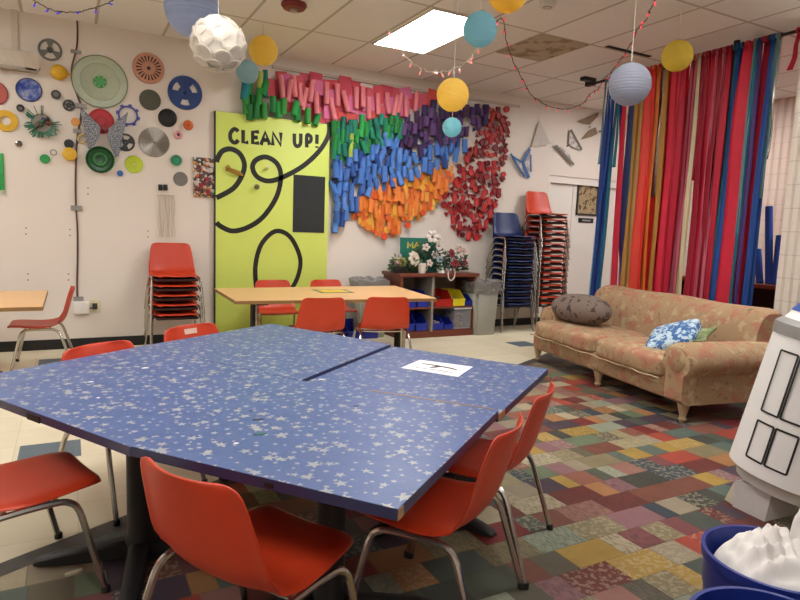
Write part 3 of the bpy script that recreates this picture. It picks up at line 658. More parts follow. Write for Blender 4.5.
tag(m.build('craft_scraps', M('8a5a4c', .7, 0, .5, 14), smooth=False), 'mixed odds and ends inside the clear tub', 'craft scraps', None, 'stuff')
# top of shelf
sg = thing('sign_board', 'green board with gold hand lettering standing on the shelf behind the flowers', 'sign', (3.83, 6.62, .79), 0); sg.rotation_euler = (math.radians(-5), 0, 0)
MB().box((-.26, 0, 0), (.26, .012, .42)).build('board', M('0f6b5c', .6), sg, smooth=False)
GL = {'M': [[(0, 0), (.05, 1), (.5, .35), (.95, 1), (1, 0)]], 'A': [[(0, 0), (.5, 1), (1, 0)], [(.2, .38), (.8, .38)]], 'N': [[(0, 0), (0, 1), (1, 0), (1, 1)]], '-': [[(.1, .5), (.9, .5)]], 'C': [[(.95, .82), (.7, .98), (.4, .98), (.1, .75), (.02, .5), (.1, .22), (.4, .02), (.7, .02), (.95, .2)]], 'L': [[(.1, 1), (.1, .08), (.95, .08)]], 'E': [[(.95, .93), (.12, .93), (.12, .07), (.95, .07)], [(.12, .5), (.8, .5)]], 'U': [[(.08, 1), (.1, .3), (.3, .05), (.5, .02), (.72, .07), (.9, .3), (.93, 1)]], 'P': [[(.15, 0), (.15, .95), (.6, .97), (.88, .82), (.85, .55), (.6, .44), (.15, .42)]], '!': [[(.5, 1), (.46, .3)], [(.47, .12), (.47, .0)]]}
def letters(txt, ox, oz, w_, h_, gap, th, y_, m, sl=0):
    for ch in txt:
        ww = w_ * (.45 if ch in '!-' else 1)
        if ch != ' ':
            for stq in GL[ch]:
                pts = [(ox + p[0] * ww, y_, oz + p[1] * h_) for p in stq]
                if ch in 'CU': pts = smooth_path(pts, 3)
                m.band(pts, th, (0, -1, 0), .002)
        ox += ww + gap; oz += sl * (ww + gap)
m = MB(); letters('MA', -.16, .29, .07, .075, .02, .02, -.0005, m); letters('-N', -.15, .19, .06, .07, .02, .02, -.0005, m); letters('MA', -.15, .09, .06, .07, .02, .02, -.0005, m); m.build('lettering', M('d6b93c', .4), sg, smooth=False)
def petal_flower(c, r, n, m, tilt, pw=.5):
    R_ = Euler(tilt).to_matrix()
    for k in range(n):
        a = 2 * PI * k / n; u = Vector((math.cos(a), math.sin(a), 0)); v = Vector((-u.y, u.x, 0)); row = []
        for s_, ww, h in ((.12, .12, 0), (.55, pw, .18), (.85, pw * .8, .2), (1.05, .12, .12)): row.append([c + R_ @ ((u * s_ + v * ww * sd * .8 + Vector((0, 0, h))) * r) for sd in (-1, 0, 1)])
        V = [[m.bm.verts.new(p) for p in q] for q in row]
        for A, B in zip(V, V[1:]):
            for i in range(2): m.bm.faces.new((A[i], A[i + 1], B[i + 1], B[i]))
def bouquet(name, label, cat, base, R, H, leafcol, flowers, nl=70):
    t = thing(name, label, cat, base); m = MB()
    for i in range(nl):
        a = rnd.uniform(0, 2 * PI); rr = R * math.sqrt(rnd.random()); z_ = H * (.08 + .85 * rnd.random() * (1 - .5 * (rr / R) ** 2)); p = Vector((rr * math.cos(a), rr * math.sin(a) * .6, z_)); L = rnd.uniform(.05, .09)
        d_ = Vector((math.cos(a), math.sin(a), rnd.uniform(-.2, .9))).normalized(); s_ = d_.orthogonal().normalized() * L * .3
        V = [m.bm.verts.new(q) for q in (p, p + d_ * L * .5 + s_, p + d_ * L, p + d_ * L * .5 - s_)]; m.bm.faces.new(V)
    for i in range(6): m.tube([(0, 0, 0), (rnd.uniform(-.3, .3) * R, rnd.uniform(-.2, .2) * R, H * .5), (rnd.uniform(-.7, .7) * R, rnd.uniform(-.3, .3) * R, H * .8)], .003, 5)
    m.build('foliage', M(leafcol, .6, 0, .25, 25), t, smooth=False)
    for (fx, fy, fz, r, col, n) in flowers:
        fm = MB(); petal_flower(Vector((fx, fy, fz)), r, n, fm, (math.radians(75), 0, rnd.uniform(-.5, .5))); f_ = fm.build('blossom', M(col, .6, 0, .08, 30), t); solid(f_, .0015)
        MB().sphere((fx, fy - r * .12, fz), r * .22, 8).build('flower_centre', M('8a6a5a' if col != '8f2630' else '4a2c20', .7), f_)
    return t
bouquet('flower_bouquet', 'tall bouquet of white paper flowers in front of the green board', 'flowers', (3.90, 6.50, .79), .17, .47, '3c5a45', [(-.01, -.06, .44, .08, 'ddd4cc', 6), (.08, -.07, .33, .055, 'd8cfc8', 6), (-.09, -.06, .31, .05, 'd9cdc2', 5), (.02, -.09, .22, .05, 'cfc6bd', 6), (.10, -.08, .17, .045, 'a7c3cc', 6), (-.05, -.09, .12, .045, 'd6cbbf', 5), (.06, -.08, .42, .05, 'd5cdc4', 6)], 170)
bouquet('flower_bouquet', 'bouquet of dark red and white flowers at the shelf end nearest the grey bin', 'flowers', (4.26, 6.52, .79), .17, .33, '33503c', [(-.08, -.08, .24, .06, '8f2630', 7), (.05, -.09, .2, .055, 'd8d0c8', 6), (.10, -.06, .27, .05, 'c9a69a', 6), (-.03, -.1, .12, .05, '8f2630', 6), (.12, -.08, .11, .045, 'cfc3b4', 6), (.0, -.09, .3, .045, 'c9b0a0', 6), (.09, -.1, .13, .05, '8f2630', 7)], 170)
bouquet('flower_wreath', 'low leafy arrangement with one big cream bloom on the shelf', 'flowers', (3.56, 6.50, .79), .19, .24, '4f6b3c', [(.06, -.1, .17, .09, 'ded3c0', 8), (-.09, -.08, .13, .06, '8b8a4c', 7), (-.13, -.06, .2, .04, 'b9a98a', 5)], 150)
mg = thing('mug', 'small white mug on the shelf among the flowers', 'mug', (3.73, 6.38, .79)); MB().lathe([(0, 0), (.04, 0), (.045, .02), (.047, .12), (.042, .12), (.04, .01), (0, .01)], 18).build('cup', M('d8cfc4', .4), mg); MB().tube([(.046, 0, .095), (.07, 0, .085), (.072, 0, .05), (.046, 0, .03)], .005, 6).build('handle', M('d8cfc4', .4), mg)
tag(MB().lathe([(.045, 0), (.0, .13)], 16, (4.03, 6.42, .791)).lathe([(.045, 0), (0, 0)], 16, (4.03, 6.42, .791)).build('paper_cone', M('dfe3df', .6)), 'small white paper cone standing on the shelf edge', 'paper cone')
rp = []
for i in range(24): a = PI * (-.1 + 1.2 * i / 23); rp.append((4.12 + .05 * math.cos(a) * 1.0, 6.325, .795 - .09 * math.sin(a)))
tag(MB().band(rp, .014, (0, -1, 0), .003).build('ribbon_loop', M('e0d5cb', .6)), 'white loop of tape dangling over the shelf front', 'tape loop')
bx = thing('trinket_box', 'small black box with pink and lilac trinkets beside the flowers', 'box', (3.45, 6.45, .79)); MB().box((-.08, -.06, 0), (.08, .06, .08), .004).build('box', M('1d1a1c', .5), bx)
for i, (px, pz, c) in enumerate(((-.03, .12, 'c98aa6'), (.03, .15, 'a08fb0'), (.0, .2, '8f9bc0'), (.05, .105, 'b56a80'))): MB().sphere((px, 0, pz), .032, 10).build('trinket', M(c, .5), bx)
# bins with bags
def trash(name, label, x_, y_, w0, w1, d_, h_, bag_h, label_bag):
    t = thing(name, label, 'trash can', (x_, y_, 0)); m = MB()
    r0 = [(-w0 / 2, -d_ * .42), (w0 / 2, -d_ * .42), (w0 / 2, d_ * .42), (-w0 / 2, d_ * .42)]; r1 = [(-w1 / 2, -d_ / 2), (w1 / 2, -d_ / 2), (w1 / 2, d_ / 2), (-w1 / 2, d_ / 2)]
    A = [m.bm.verts.new(p + (0,)) for p in r0]; B = [m.bm.verts.new(p + (h_,)) for p in r1]
    m.bm.faces.new(A[::-1])
    for i in range(4): m.bm.faces.new((A[i], A[(i + 1) % 4], B[(i + 1) % 4], B[i]))
    bmesh.ops.bevel(m.bm, geom=[e for e in m.bm.edges if abs(e.verts[0].co.z - e.verts[1].co.z) > .1], offset=.03, segments=4, affect='EDGES')
    o = m.build('can', M('8f8c7e', .5, 0, .04, 6), t); solid(o, .004)
    MB().box((-w1 / 2 - .008, -d_ / 2 - .008, h_ - .03), (w1 / 2 + .008, -d_ / 2 + .002, h_)).box((-w1 / 2 - .008, -d_ / 2, h_ - .03), (-w1 / 2 + .002, d_ / 2 + .008, h_)).box((w1 / 2 - .002, -d_ / 2, h_ - .03), (w1 / 2 + .008, d_ / 2 + .008, h_)).build('rim', M('86836f', .5), t, smooth=False)
    bm_, tt, b = newmat('translucent_bag'); b.inputs['Base Color'].default_value = srgb('8f8c88'); b.inputs['Roughness'].default_value = .2; b.inputs['Alpha'].default_value = .62; bump(tt, b, noise(tt, coords(tt), 25, 4, .6), .9, .03)
    rr = random.Random(5)
    def f(a, c):
        th = a * 2 * PI; q = 1 / max(abs(math.cos(th)) , abs(math.sin(th))); q = min(q, 1.3); k = 1.04 + .10 * math.sin(c * PI) + .05 * math.sin(th * 7 + c * 5) + .03 * math.sin(th * 13 + 2)
        zz = h_ - .07 + (bag_h + .05) * math.sin(c * PI * .62) + .025 * math.sin(th * 5 + 1) * c
        kk = k * (1 - .55 * max(0, c - .55) / .45)
        return (math.cos(th) * q * w1 / 2 * kk, math.sin(th) * q * d_ / 2 * kk, zz)
    bg = MB().grid(f, 49, 10); bmesh.ops.remove_doubles(bg.bm, verts=bg.bm.verts, dist=1e-5); bg.build('bin_liner', bm_, t, smooth=True)
    return t
trash('trash_can', 'beige-grey trash can with a clear liner between the shelf and the blue chairs', 4.66, 6.44, .31, .36, .34, .60, .12, '')
trash('trash_can', 'grey trash can with a bulging liner partly hidden by the long table', 3.18, 6.66, .32, .38, .3, .60, .13, '')
# ------------------------------------------------------------------ CLEAN UP PANEL
YP = D - .055
pn = thing('cleanup_panel', 'tall lime green panel reading CLEAN UP! with black swirls', 'panel', (2.04, D, 0))
x0 = atY(216, 112, YP).x - 2.04; x1 = atY(330.3, 123, YP).x - 2.04; zt0 = atY(216, 112, YP).z; zt1 = atY(328.5, 123, YP).z; ZT = (zt0 + zt1) / 2
MB().box((x0, -.05, .012), (x1, -.003, ZT), .004).build('board', M('d2e26c', .5, 0, .03, 4), pn)
MB().box((x0 - .012, -.045, .012), (x0, -.002, ZT)).build('edge_shade', M('2a2a20', .6), pn, smooth=False)  # dark strip painting in the thin shading along the board's edge
def pp(x_, y_): p = atY(x_, y_, YP + .0045); return Vector((p.x - 2.04, -.0505, p.z))
k = MB()
for path in ([(329, 122), (328.5, 135), (320, 150), (305, 164.5), (287.5, 175), (270, 181), (257.5, 177), (252.5, 167.5), (256, 160), (266, 157), (276, 162.5), (280.5, 172), (280, 185), (275, 200), (262.5, 217.5), (247.5, 227.5), (232.5, 231), (221, 226.5), (216.4, 222.5)], [(216.4, 162), (218, 157.5), (222.5, 151), (231, 149), (240, 154), (244.5, 165), (241, 177.5), (232.5, 189), (216.4, 197.8)]):
    k.band(smooth_path([pp(*q) for q in path], 5), .055, (0, -1, 0), .0012)
k.band(smooth_path([pp(*q) for q in [(256, 285), (255.5, 265), (261, 245), (272.5, 232.5), (283, 232), (292.5, 240), (300, 257.5), (299, 272.5), (292.5, 287), (281, 297), (266, 297), (258, 291)]], 5, True) + [pp(256, 285)], .052, (0, -1, 0), .0012)
k.build('black_swirl', M('14130f', .5), pn, smooth=False)
LT = {'C': (228.5, 240, 128, 143.8), 'L': (241.5, 249.5, 129, 144.5), 'E': (250.5, 260.5, 130, 145), 'A': (259.5, 271, 131, 146), 'N': (271.5, 282, 131.5, 146.5), 'U': (292.5, 302.5, 132.5, 147.5), 'P': (305, 312.5, 134, 148.5), '!': (313.5, 320.5, 133.5, 149)}
kk = {'CLEAN': MB(), 'UP!': MB()}
for ch, (a, c, ya, yb) in LT.items():
    k = kk['CLEAN' if ch in 'CLEAN' else 'UP!']
    for stq in GL[ch]:
        pts = [pp(a + (c - a) * (.12 + .76 * p[0]), yb + (ya - yb) * (.07 + .86 * p[1])) for p in stq]
        if ch in 'CUP': pts = smooth_path(pts, 3)
        for p in pts: p.y = -.0520
        k.band(pts, .042, (0, -1, 0), .0014)
for k in kk.values(): k.build('lettering', M('14130f', .5), pn, smooth=False)
a = pp(293.5, 174.5); c = pp(324, 233)
MB().box((a.x, -.054, c.z), (c.x, -.050, a.z)).build('chalk_rectangle', M('23282a', .7, 0, .1, 9), pn, smooth=False)
for (q, r_, col, nm) in (((256, 187), .03, '6e6a50', 'knob'), ((267, 167.5), .022, 'd8d0a0', 'knob')):
    p = pp(*q); MB().lathe([(0, .0), (r_ * .5, 0), (r_ * .5, .02), (r_, .03), (r_ * .9, .05), (0, .055)], 14, (p.x, -.05, p.z), 'y').build(nm, M(col, .35, .4), pn)
p = pp(234, 172); MB().tube([(p.x - .09, -.06, p.z + .02), (p.x - .04, -.075, p.z + .015), (p.x + .05, -.08, p.z - .01), (p.x + .09, -.06, p.z - .03)], [.012, .02, .025, .012], 8).sphere((p.x - .07, -.07, p.z + .045), .025, 10).build('brass_ornament', M('b08a42', .4, .5), pn)
# ------------------------------------------------------------------ WALL COLLECTION
def wp(x_, y_, off=0): return atY(x_, y_, D - off)
def px2m(x_, y_): p = wp(x_, y_); return dep(p) / F
def disc_prof(r, h, dish=0): return [(0, 0), (r * .96, 0), (r, h * .35), (r * .98, h), (r * .9, h * (1 - dish)), (r * .3, h * (1 - dish)), (0, h * (1 - dish))]
def wdisc(x_, y_, rpx, label, prof, col, rough=.45, metal=0, cat='disc', name='wall_disc', n=36, kind=None, alpha=None):
    p = wp(x_, y_); r = rpx * px2m(x_, y_) * .97
    t = thing(name, label, cat, (p.x, D - .001, p.z))
    MB().lathe([(a * r, h * r) for a, h in prof], n, (0, 0, 0), 'y').build('disc', M(col, rough, metal, .08, 25, alpha=alpha), t)
    return t, r
def part_lathe(t, r, prof, col, nm, at=(0, 0), rough=.45, metal=0, alpha=None, n=24):
    return MB().lathe([(a * r, h * r) for a, h in prof], n, (at[0] * r, 0, at[1] * r), 'y').build(nm, M(col, rough, metal, .08, 25, alpha=alpha), t)
def spokes(t, r, cut_in, cut_out, n, frac, rot, th, col, nm='web'):
    # ring with n sector windows: spokes between hub and rim
    m = MB(); NA = n * 16; R0 = [.04, cut_in, cut_out, 1.0]; hw = PI / n * frac
    def inwin(a): return min((a - rot - PI / n - 2 * PI * q / n) % (2 * PI) for q in range(n)) < hw or max((a - rot - PI / n - 2 * PI * q / n) % (2 * PI) for q in range(n)) > 2 * PI - hw
    V = [[[m.bm.verts.new((R0[j] * math.cos(2 * PI * i / NA), -h_, R0[j] * math.sin(2 * PI * i / NA))) for i in range(NA)] for j in range(4)] for h_ in (0, th)]
    keep = lambda j, i: 0 <= j < 3 and not (j == 1 and inwin(2 * PI * ((i % NA) + .5) / NA))
    for j in range(3):
        for i in range(NA):
            if not keep(j, i): continue
            i2 = (i + 1) % NA; q = [(j, i), (j + 1, i), (j + 1, i2), (j, i2)]
            for L_ in V: m.bm.faces.new([L_[u_][w_] for u_, w_ in q])
            for (e0, e1), (nj, ni) in (((q[0], q[1]), (j, i - 1)), ((q[1], q[2]), (j + 1, i)), ((q[2], q[3]), (j, i + 1)), ((q[3], q[0]), (j - 1, i))):
                if not keep(nj, ni): m.bm.faces.new((V[0][e0[0]][e0[1]], V[0][e1[0]][e1[1]], V[1][e1[0]][e1[1]], V[1][e0[0]][e0[1]]))
    bmesh.ops.recalc_face_normals(m.bm, faces=m.bm.faces)
    m.xf(Matrix.Scale(r, 4)); return m.build(nm, M(col, .4, 0, .08, 25), t, smooth=False)
def empty_wall(x_, y_, rpx, name, label, cat='disc'):
    p = wp(x_, y_); return thing(name, label, cat, (p.x, D - .001, p.z)), rpx * px2m(x_, y_) * .97
t, r = empty_wall(50, 50, 11, 'toy_steering_wheel', 'grey three-spoke plastic wheel high on the wall near the emergency light'); spokes(t, r, .3, .8, 3, .68, PI / 2, .12, '6a6964'); part_lathe(t, r, [(.0, .12), (.22, .12), (.2, .25), (0, .25)], '3c3b38', 'hub'); part_lathe(t, r, [(.82, .1), (.9, .2), (1, .1)], '7c7b76', 'rim_bead')
t, r = wdisc(59, 73, 7.5, 'yellow lemon-shaped plastic container on the wall', [(0, 0), (.9, 0), (1.05, .4), (.9, .9), (.5, 1.2), (0, 1.3)], 'd9a91c', name='lemon_container', cat='container'); MB().lathe([(.0, 0), (.22, 0), (.16, .35), (0, .4)], 12, (0, 0, 0), 'x').xf(Matrix.Translation((r * .95, -r * .6, -.1 * r)) @ Matrix.Scale(r, 4)).build('nozzle', M('d9a91c', .4), t)
t, r = wdisc(100, 82, 26.5, 'large pale green translucent plate, biggest disc on the wall', [(0, 0), (.98, .0), (1, .06), (.97, .07), (.72, .05), (.7, .065), (.68, .05), (0, .05)], 'bcc7ae', .25, name='wall_plate', cat='plate', n=48, alpha=.8)
part_lathe(t, r, [(.95, .06), (.985, .085), (1.005, .05)], '6f7d62', 'rim'); part_lathe(t, r, [(0, .05), (.23, .05), (.22, .1), (.17, .08), (.15, .11), (0, .11)], '4fa35a', 'green_centre'); 
for k in range(7): part_lathe(t, r, [(0, .1), (.035, .1), (.03, .125), (0, .125)], '8fd08f', 'stud', (.185 * math.cos(k * .898), .185 * math.sin(k * .898)), n=8)
t, r = wdisc(148.5, 68.5, 15.5, 'peach plastic grille disc with radial slots', disc_prof(1, .16, .2), 'c48d76', name='vent_disc')
k = MB()
for i in range(20):
    a = 2 * PI * i / 20; u = (math.cos(a), math.sin(a)); v = (-u[1], u[0]); q = [(u[0] * s_ + v[0] * w_, u[1] * s_ + v[1] * w_) for s_, w_ in ((.42, -.025), (.42, .025), (.78, .055), (.78, -.055))]; k.prism(q, 'y', -.137, -.12)
k.xf(Matrix.Scale(r, 4)).build('slot', M('3a2a24', .7), t, smooth=False); part_lathe(t, r, [(0, .12), (.12, .12), (.1, .16), (0, .16)], '2a2422', 'hub')
t, r = empty_wall(185, 93, 17, 'film_reel', 'dark blue reel with three window holes'); spokes(t, r, .40, .74, 3, .4, PI / 2 + PI / 3 + PI / 3, .08, '24407e'); part_lathe(t, r, [(0, .08), (.1, .08), (.08, .13), (0, .13)], '1c3060', 'hub'); part_lathe(t, r, [(.92, .06), (.97, .12), (1.0, .06)], '2a488a', 'rim_bead')
wdisc(150, 100, 10.5, 'plain dark olive disc below the peach grille disc', disc_prof(1, .12), '4f4f42')
t, r = wdisc(167.5, 118, 9.2, 'black ribbed disc under the blue reel', [(0, 0), (1, 0), (1, .2), (.85, .25), (.8, .18), (.62, .22), (.58, .16), (.4, .2), (.36, .14), (.12, .14), (.1, .22), (0, .22)], '1b1b1b')
t, r = wdisc(188, 125.5, 5, 'small orange pumpkin-like cap on the wall', [(0, 0), (.8, 0), (1, .4), (.9, .8), (.5, 1.0), (0, 1.05)], 'd0662a', name='round_stopper', cat='cap'); part_lathe(t, r, [(0, 1.0), (.2, 1.0), (.15, 1.3), (0, 1.3)], 'b04f1c', 'stub', n=8)
t, r = wdisc(178, 135, 4.6, 'small pink spool ring on the wall', [(.3, 0), (.95, 0), (1, .3), (.9, .6), (.45, .6), (.3, .3), (.3, 0)], 'd3a0a3', name='pink_ring', cat='ring'); part_lathe(t, r, [(0, .02), (.32, .02), (.3, .2), (0, .2)], '7a2f3c', 'core')
m, tt, b = newmat('brushed_steel'); xx, yy, zz = xyz(tt, coords(tt)); an = zz.op('ARCTAN2', xx); cs = mixc(tt, noise(tt, comb(tt, an * 2, 0, 0), 3, 3), srgb('6f6962'), srgb('a8a196')); tt.links.new(cs, b.inputs['Base Color']); b.inputs['Metallic'].default_value = .8; b.inputs['Roughness'].default_value = .3; b.inputs['Anisotropic'].default_value = .9; tg = tt.nodes.new('ShaderNodeTangent'); tg.direction_type = 'RADIAL'; tg.axis = 'Y'; tt.links.new(tg.outputs[0], b.inputs['Tangent']); steel = m  # conic highlights painted into the base colour by angle
t, r = wdisc(154, 142.5, 15, 'brushed steel disc, large and shiny, on the wall', disc_prof(1, .06), '8f8a82'); t.children[0].data.materials[0] = steel; part_lathe(t, r, [(0, .05), (.06, .06), (.05, .1), (0, .1)], '4a4642', 'centre_pin')
t, r = wdisc(101, 121.5, 12.5, 'red plastic lid partly behind the glittery wings', [(0, 0), (1, 0), (1, .14), (.88, .16), (.84, .1), (.4, .1), (.36, .14), (0, .14)], 'b8262c', name='red_lid', cat='lid')
t, r = empty_wall(128, 115.5, 10.5, 'gear_ring', 'violet-blue toothed gear ring beside the glittery wings', 'gear'); part_lathe(t, r, [(.76, 0), (.92, 0), (.92, .16), (.76, .16), (.76, 0)], '4a50a0', 'ring')
for k in range(8): a = k * PI / 4 + .2; MB().box((.88, -.16, -.15), (1.08, 0, .15)).xf(Matrix.Scale(r, 4) @ Matrix.Rotation(a, 4, 'Y')).build('tooth', M('4a50a0', .45), t, smooth=False)
t, r = empty_wall(125.5, 142.5, 9, 'black_reel', 'black reel with cut-out windows behind the glittery wing'); spokes(t, r, .34, .78, 3, .45, .4, .1, '191919')
sequin = speckle('4b4b4e', '9a9a9e', 'grey_sequins', 90, .5); sequin.node_tree.nodes['Principled BSDF'].inputs['Metallic'].default_value = .5; sequin.node_tree.nodes['Principled BSDF'].inputs['Roughness'].default_value = .3
def poly_thing(parent, pts, y0_, y1_, m, nm, cx=None):
    o_ = parent.location; q = []
    for a in pts: p = wp(a[0], a[1]); q.append((p.x - o_.x, p.z - o_.z))
    return MB().prism(q, 'y', y0_, y1_).build(nm, m, parent, smooth=False)
t, r = empty_wall(104, 130, 5, 'sequin_butterfly', 'grey glittery butterfly made of two sequinned wings', 'butterfly'); poly_thing(t, [(80, 110), (84, 112), (100, 128), (99, 139), (92, 149), (88, 150), (84, 133)], -.10, -.085, sequin, 'wing'); poly_thing(t, [(127.5, 113), (124, 116), (108, 130), (107, 138), (114, 158), (118, 157), (122, 138)], -.10, -.085, sequin, 'wing'); part_lathe(t, .02, [(0, 0), (1, 0), (1, 4), (0, 4.2)], '7a2a2e', 'body_peg')
t, r = wdisc(100, 160, 13.5, 'dark green plastic bowl-shaped lid with raised centre', [(0, 0), (.9, 0), (1, .35), (.94, .42), (.82, .2), (.55, .16), (.5, .45), (.36, .5), (.3, .3), (.0, .28)], '1f5a2c', .3, name='green_bowl', cat='bowl')
part_lathe(t, r, [(.36, .5), (.44, .53), (.5, .46)], '3c8a48', 'raised_ring')
t, r = wdisc(134, 164.5, 8.8, 'lime yellow disc near the green bowl', disc_prof(1, .15, .3), 'b9cc2a'); part_lathe(t, r, [(0, .1), (.12, .1), (.1, .16), (0, .16)], 'd8d8c0', 'pin')
wdisc(120, 173.5, 3.1, 'tiny blue cap below the lime disc', disc_prof(1, .5), '2d62a8', cat='bottle top', name='round_stopper')
t, r = wdisc(176, 160.5, 5.5, 'green bottle cap below the steel disc', disc_prof(1, .5), '1c7a52', cat='bottle top', name='round_stopper'); part_lathe(t, r, [(0, .4), (.5, .45), (.45, .6), (0, .6)], '239063', 'top')
wdisc(180.5, 179, 7.3, 'flat grey disc beside the mosaic panel', disc_prof(1, .1), '85827c', .3, .5)
t, r = empty_wall(69, 105.5, 5.7, 'spoked_wheel', 'small black spoked cap beside the brown cable', 'cap'); spokes(t, r, .4, .7, 5, .6, .3, .3, '2c2b2a'); part_lathe(t, r, [(0, .3), (.2, .3), (.18, .5), (0, .5)], '5a5a58', 'hub')
t, r = wdisc(56, 95, 4.6, 'small dark rubber knob with grey face', disc_prof(1, .7), '3a3a38', cat='knob', name='rubber_knob'); part_lathe(t, r, [(0, .68), (.55, .68), (.5, .8), (0, .8)], '6a6a66', 'face')
def ringthing(x_, y_, r_, hole, th, col, name, label, rough=.4, metal=0, cat='ring'):
    t, r = empty_wall(x_, y_, r_, name, label, cat); o = part_lathe(t, r, [(hole, 0), (1, 0), (1, th), (hole, th), (hole, 0)], col, 'ring', rough=rough, metal=metal); return t, r
ringthing(20.5, 108.3, 3.6, .55, .9, '2a2726', 'black_ring', 'small black ring below the iridescent disc'); ringthing(53.5, 152.5, 3.1, .78, .2, '55524e', 'wire_ring', 'thin dark wire ring beside the yellow cup', .3, .7); ringthing(82.5, 139, 5, .62, .5, 'b39a62', 'brass_ring', 'dull gold ring under the glittery wing', .35, .4)
t, r = ringthing(6, 121, 10.7, .42, .2, 'd8a91a', 'yellow_ring', 'broad yellow plastic ring with a wide hole')
m, tt, b = newmat('iridescent_disc'); v = coords(tt); f_ = noise(tt, v, 9, 5, .7); cs = ramp(tt, f_, [(.3, srgb('20246a')), (.45, srgb('3d55b0')), (.55, srgb('8b9ad0')), (.65, srgb('c0c8dc')), (.75, srgb('303a90'))]); tt.links.new(cs, b.inputs['Base Color']); b.inputs['Metallic'].default_value = .6; b.inputs['Roughness'].default_value = .2
t, r = wdisc(29, 90, 11.8, 'shiny blue iridescent disc with a dark rim', disc_prof(1, .06), '3d55b0', name='iridescent_disc'); t.children[0].data.materials[0] = m; part_lathe(t, r, [(.9, .03), (.93, .1), (1.0, .1), (1.02, .03)], '23264f', 'rim')
t, r = wdisc(-6, 93, 12.5, 'rose-red woven disc cut by the picture edge', disc_prof(1, .1), 'b5584e'); part_lathe(t, r, [(.9, .05), (.93, .13), (1, .1)], '8f2f34', 'rim')
wdisc(19, 144, 4, 'shiny chrome nut on the wall', [(0, 0), (.9, 0), (.9, .5), (.5, .7), (.4, 1), (0, 1)], '8f8a86', .2, .9, 'nut', 'chrome_nut', 6)
wdisc(45, 159, 4.6, 'bright green cap below the spiky wire ornament', disc_prof(1, .5, .3), '1f9a48', cat='bottle top', name='round_stopper')
t, r = wdisc(69.5, 154.5, 7, 'yellow plastic cup beside the brown cable', [(0, 0), (.9, 0), (.95, .9), (.8, 1), (.0, 1)], 'dcae2c', cat='cup', name='yellow_cup'); wdisc(69, 144, 4.6, 'black cap just above the yellow cup', disc_prof(1, .6), '1e1c1b', cat='cap', name='round_stopper')
wdisc(75.5, 122, 4.2, 'small translucent orange cap beside the brown cable', disc_prof(1, .4), 'dd9a48', cat='cap', name='round_stopper')
# spiky ornament
t, r = empty_wall(42, 124, 17, 'spiky_ornament', 'round ornament with green wire spikes radiating outward', 'ornament'); part_lathe(t, r, [(0, 0), (.55, 0), (.6, .1), (.5, .2), (0, .22)], '8c8478', 'core')
k = MB()
for i in range(60):
    a = rnd.uniform(PI * .72, PI * 2.05); L = rnd.uniform(.75, 1.0); k.tube([(r * .5 * math.cos(a), -.03, r * .5 * math.sin(a)), (r * L * math.cos(a + .05), -.05, r * L * math.sin(a + .05))], .006, 4)
k.build('green_spike', M('2f7058', .5), t, smooth=False); k = MB()
for a in (PI * .62, PI * .5, PI * .47, .02): k.tube([(r * .5 * math.cos(a), -.03, r * .5 * math.sin(a)), (r * 1.05 * math.cos(a), -.05, r * 1.05 * math.sin(a))], .005, 4)
k.build('wire_spike', M('4a5a50', .5), t, smooth=False)
for i in range(9): a = rnd.uniform(0, 6.28); q = rnd.uniform(.05, .42); MB().sphere((r * q * math.cos(a), -.05, r * q * math.sin(a)), r * .14, 8).build('bead', M(rnd.choice(['6a2f2c', '2c3f6a', '2f5a44', '8a6a5a', '3a3433']), .35), t)
# green strip at the edge, mosaic, hooks and cords
q = thing('green_strip', 'narrow bright green plastic strip on the wall at the picture edge', 'strip', (wp(1, 172).x, D - .001, wp(1, 172).z)); MB().box((-.035, -.02, -.17), (.025, 0, .17), .004).build('strip', M('2fa04c', .45), q); MB().box((.0, -.025, -.2), (.022, 0, -.165)).build('tip', M('b9c0a8', .5), q, smooth=False)
m, tt, b = newmat('bead_mosaic'); vv = tt.nodes.new('ShaderNodeTexVoronoi'); vv.inputs['Scale'].default_value = 42; tt.links.new(coords(tt), vv.inputs['Vector']); cr, cg, cb = xyz(tt, vv.outputs['Color']); cs = ramp(tt, cr, [(0, srgb('5a3a34')), (.15, srgb('b5aca4')), (.3, srgb('4a4540')), (.45, srgb('8a2c2c')), (.55, srgb('c08a4a')), (.65, srgb('3f5a4a')), (.75, srgb('d0c8c0')), (.88, srgb('2e2a2a'))], 'CONSTANT'); tt.links.new(cs, b.inputs['Base Color']); b.inputs['Roughness'].default_value = .4
ds = S(tt, vv.outputs['Distance']); bump(tt, b, ds * -1.0 + 1, .8, .01); mosaic = m
a = wp(193, 157); c = wp(216, 198); q = thing('mosaic_panel', 'small panel covered in multicoloured beads and buttons beside the lime panel', 'artwork', ((a.x + c.x) / 2, D - .001, (a.z + c.z) / 2)); w_ = (c.x - a.x) / 2; h_ = (a.z - c.z) / 2
MB().box((-w_, -.02, -h_), (w_, 0, h_)).build('panel', mosaic, q, smooth=False)
for i in range(16): MB().lathe([(0, 0), (.026, 0), (.022, .014), (0, .016)], 12, (rnd.uniform(-w_, w_) * .85, -.018, rnd.uniform(-h_, h_) * .88), 'y').build('button', M(rnd.choice(['a0202a', 'b5662c', '6a2a2a', 'c9c0b8', '7a1f30', '4f6a50']), .35), q)
for x_ in (160.2, 165.3):
    p = wp(x_, 187.5); o = MB().box((-.02, -.03, -.03), (.02, 0, .03), .004).build('cord_hook', M('141414', .5)); o.location = (p.x, D - .001, p.z); tag(o, 'small black hook on the wall above the white cords', 'hook', 'black cord hooks')
p = wp(166, 195); q = thing('hanging_cords', 'bunch of white knotted cords hanging down the wall above the short chair stack', 'cords', (p.x, D - .01, p.z))
MB().tube([(-.09, 0, 0), (.09, 0, 0)], .006, 6).build('bar', M('d8cdbf', .6), q)
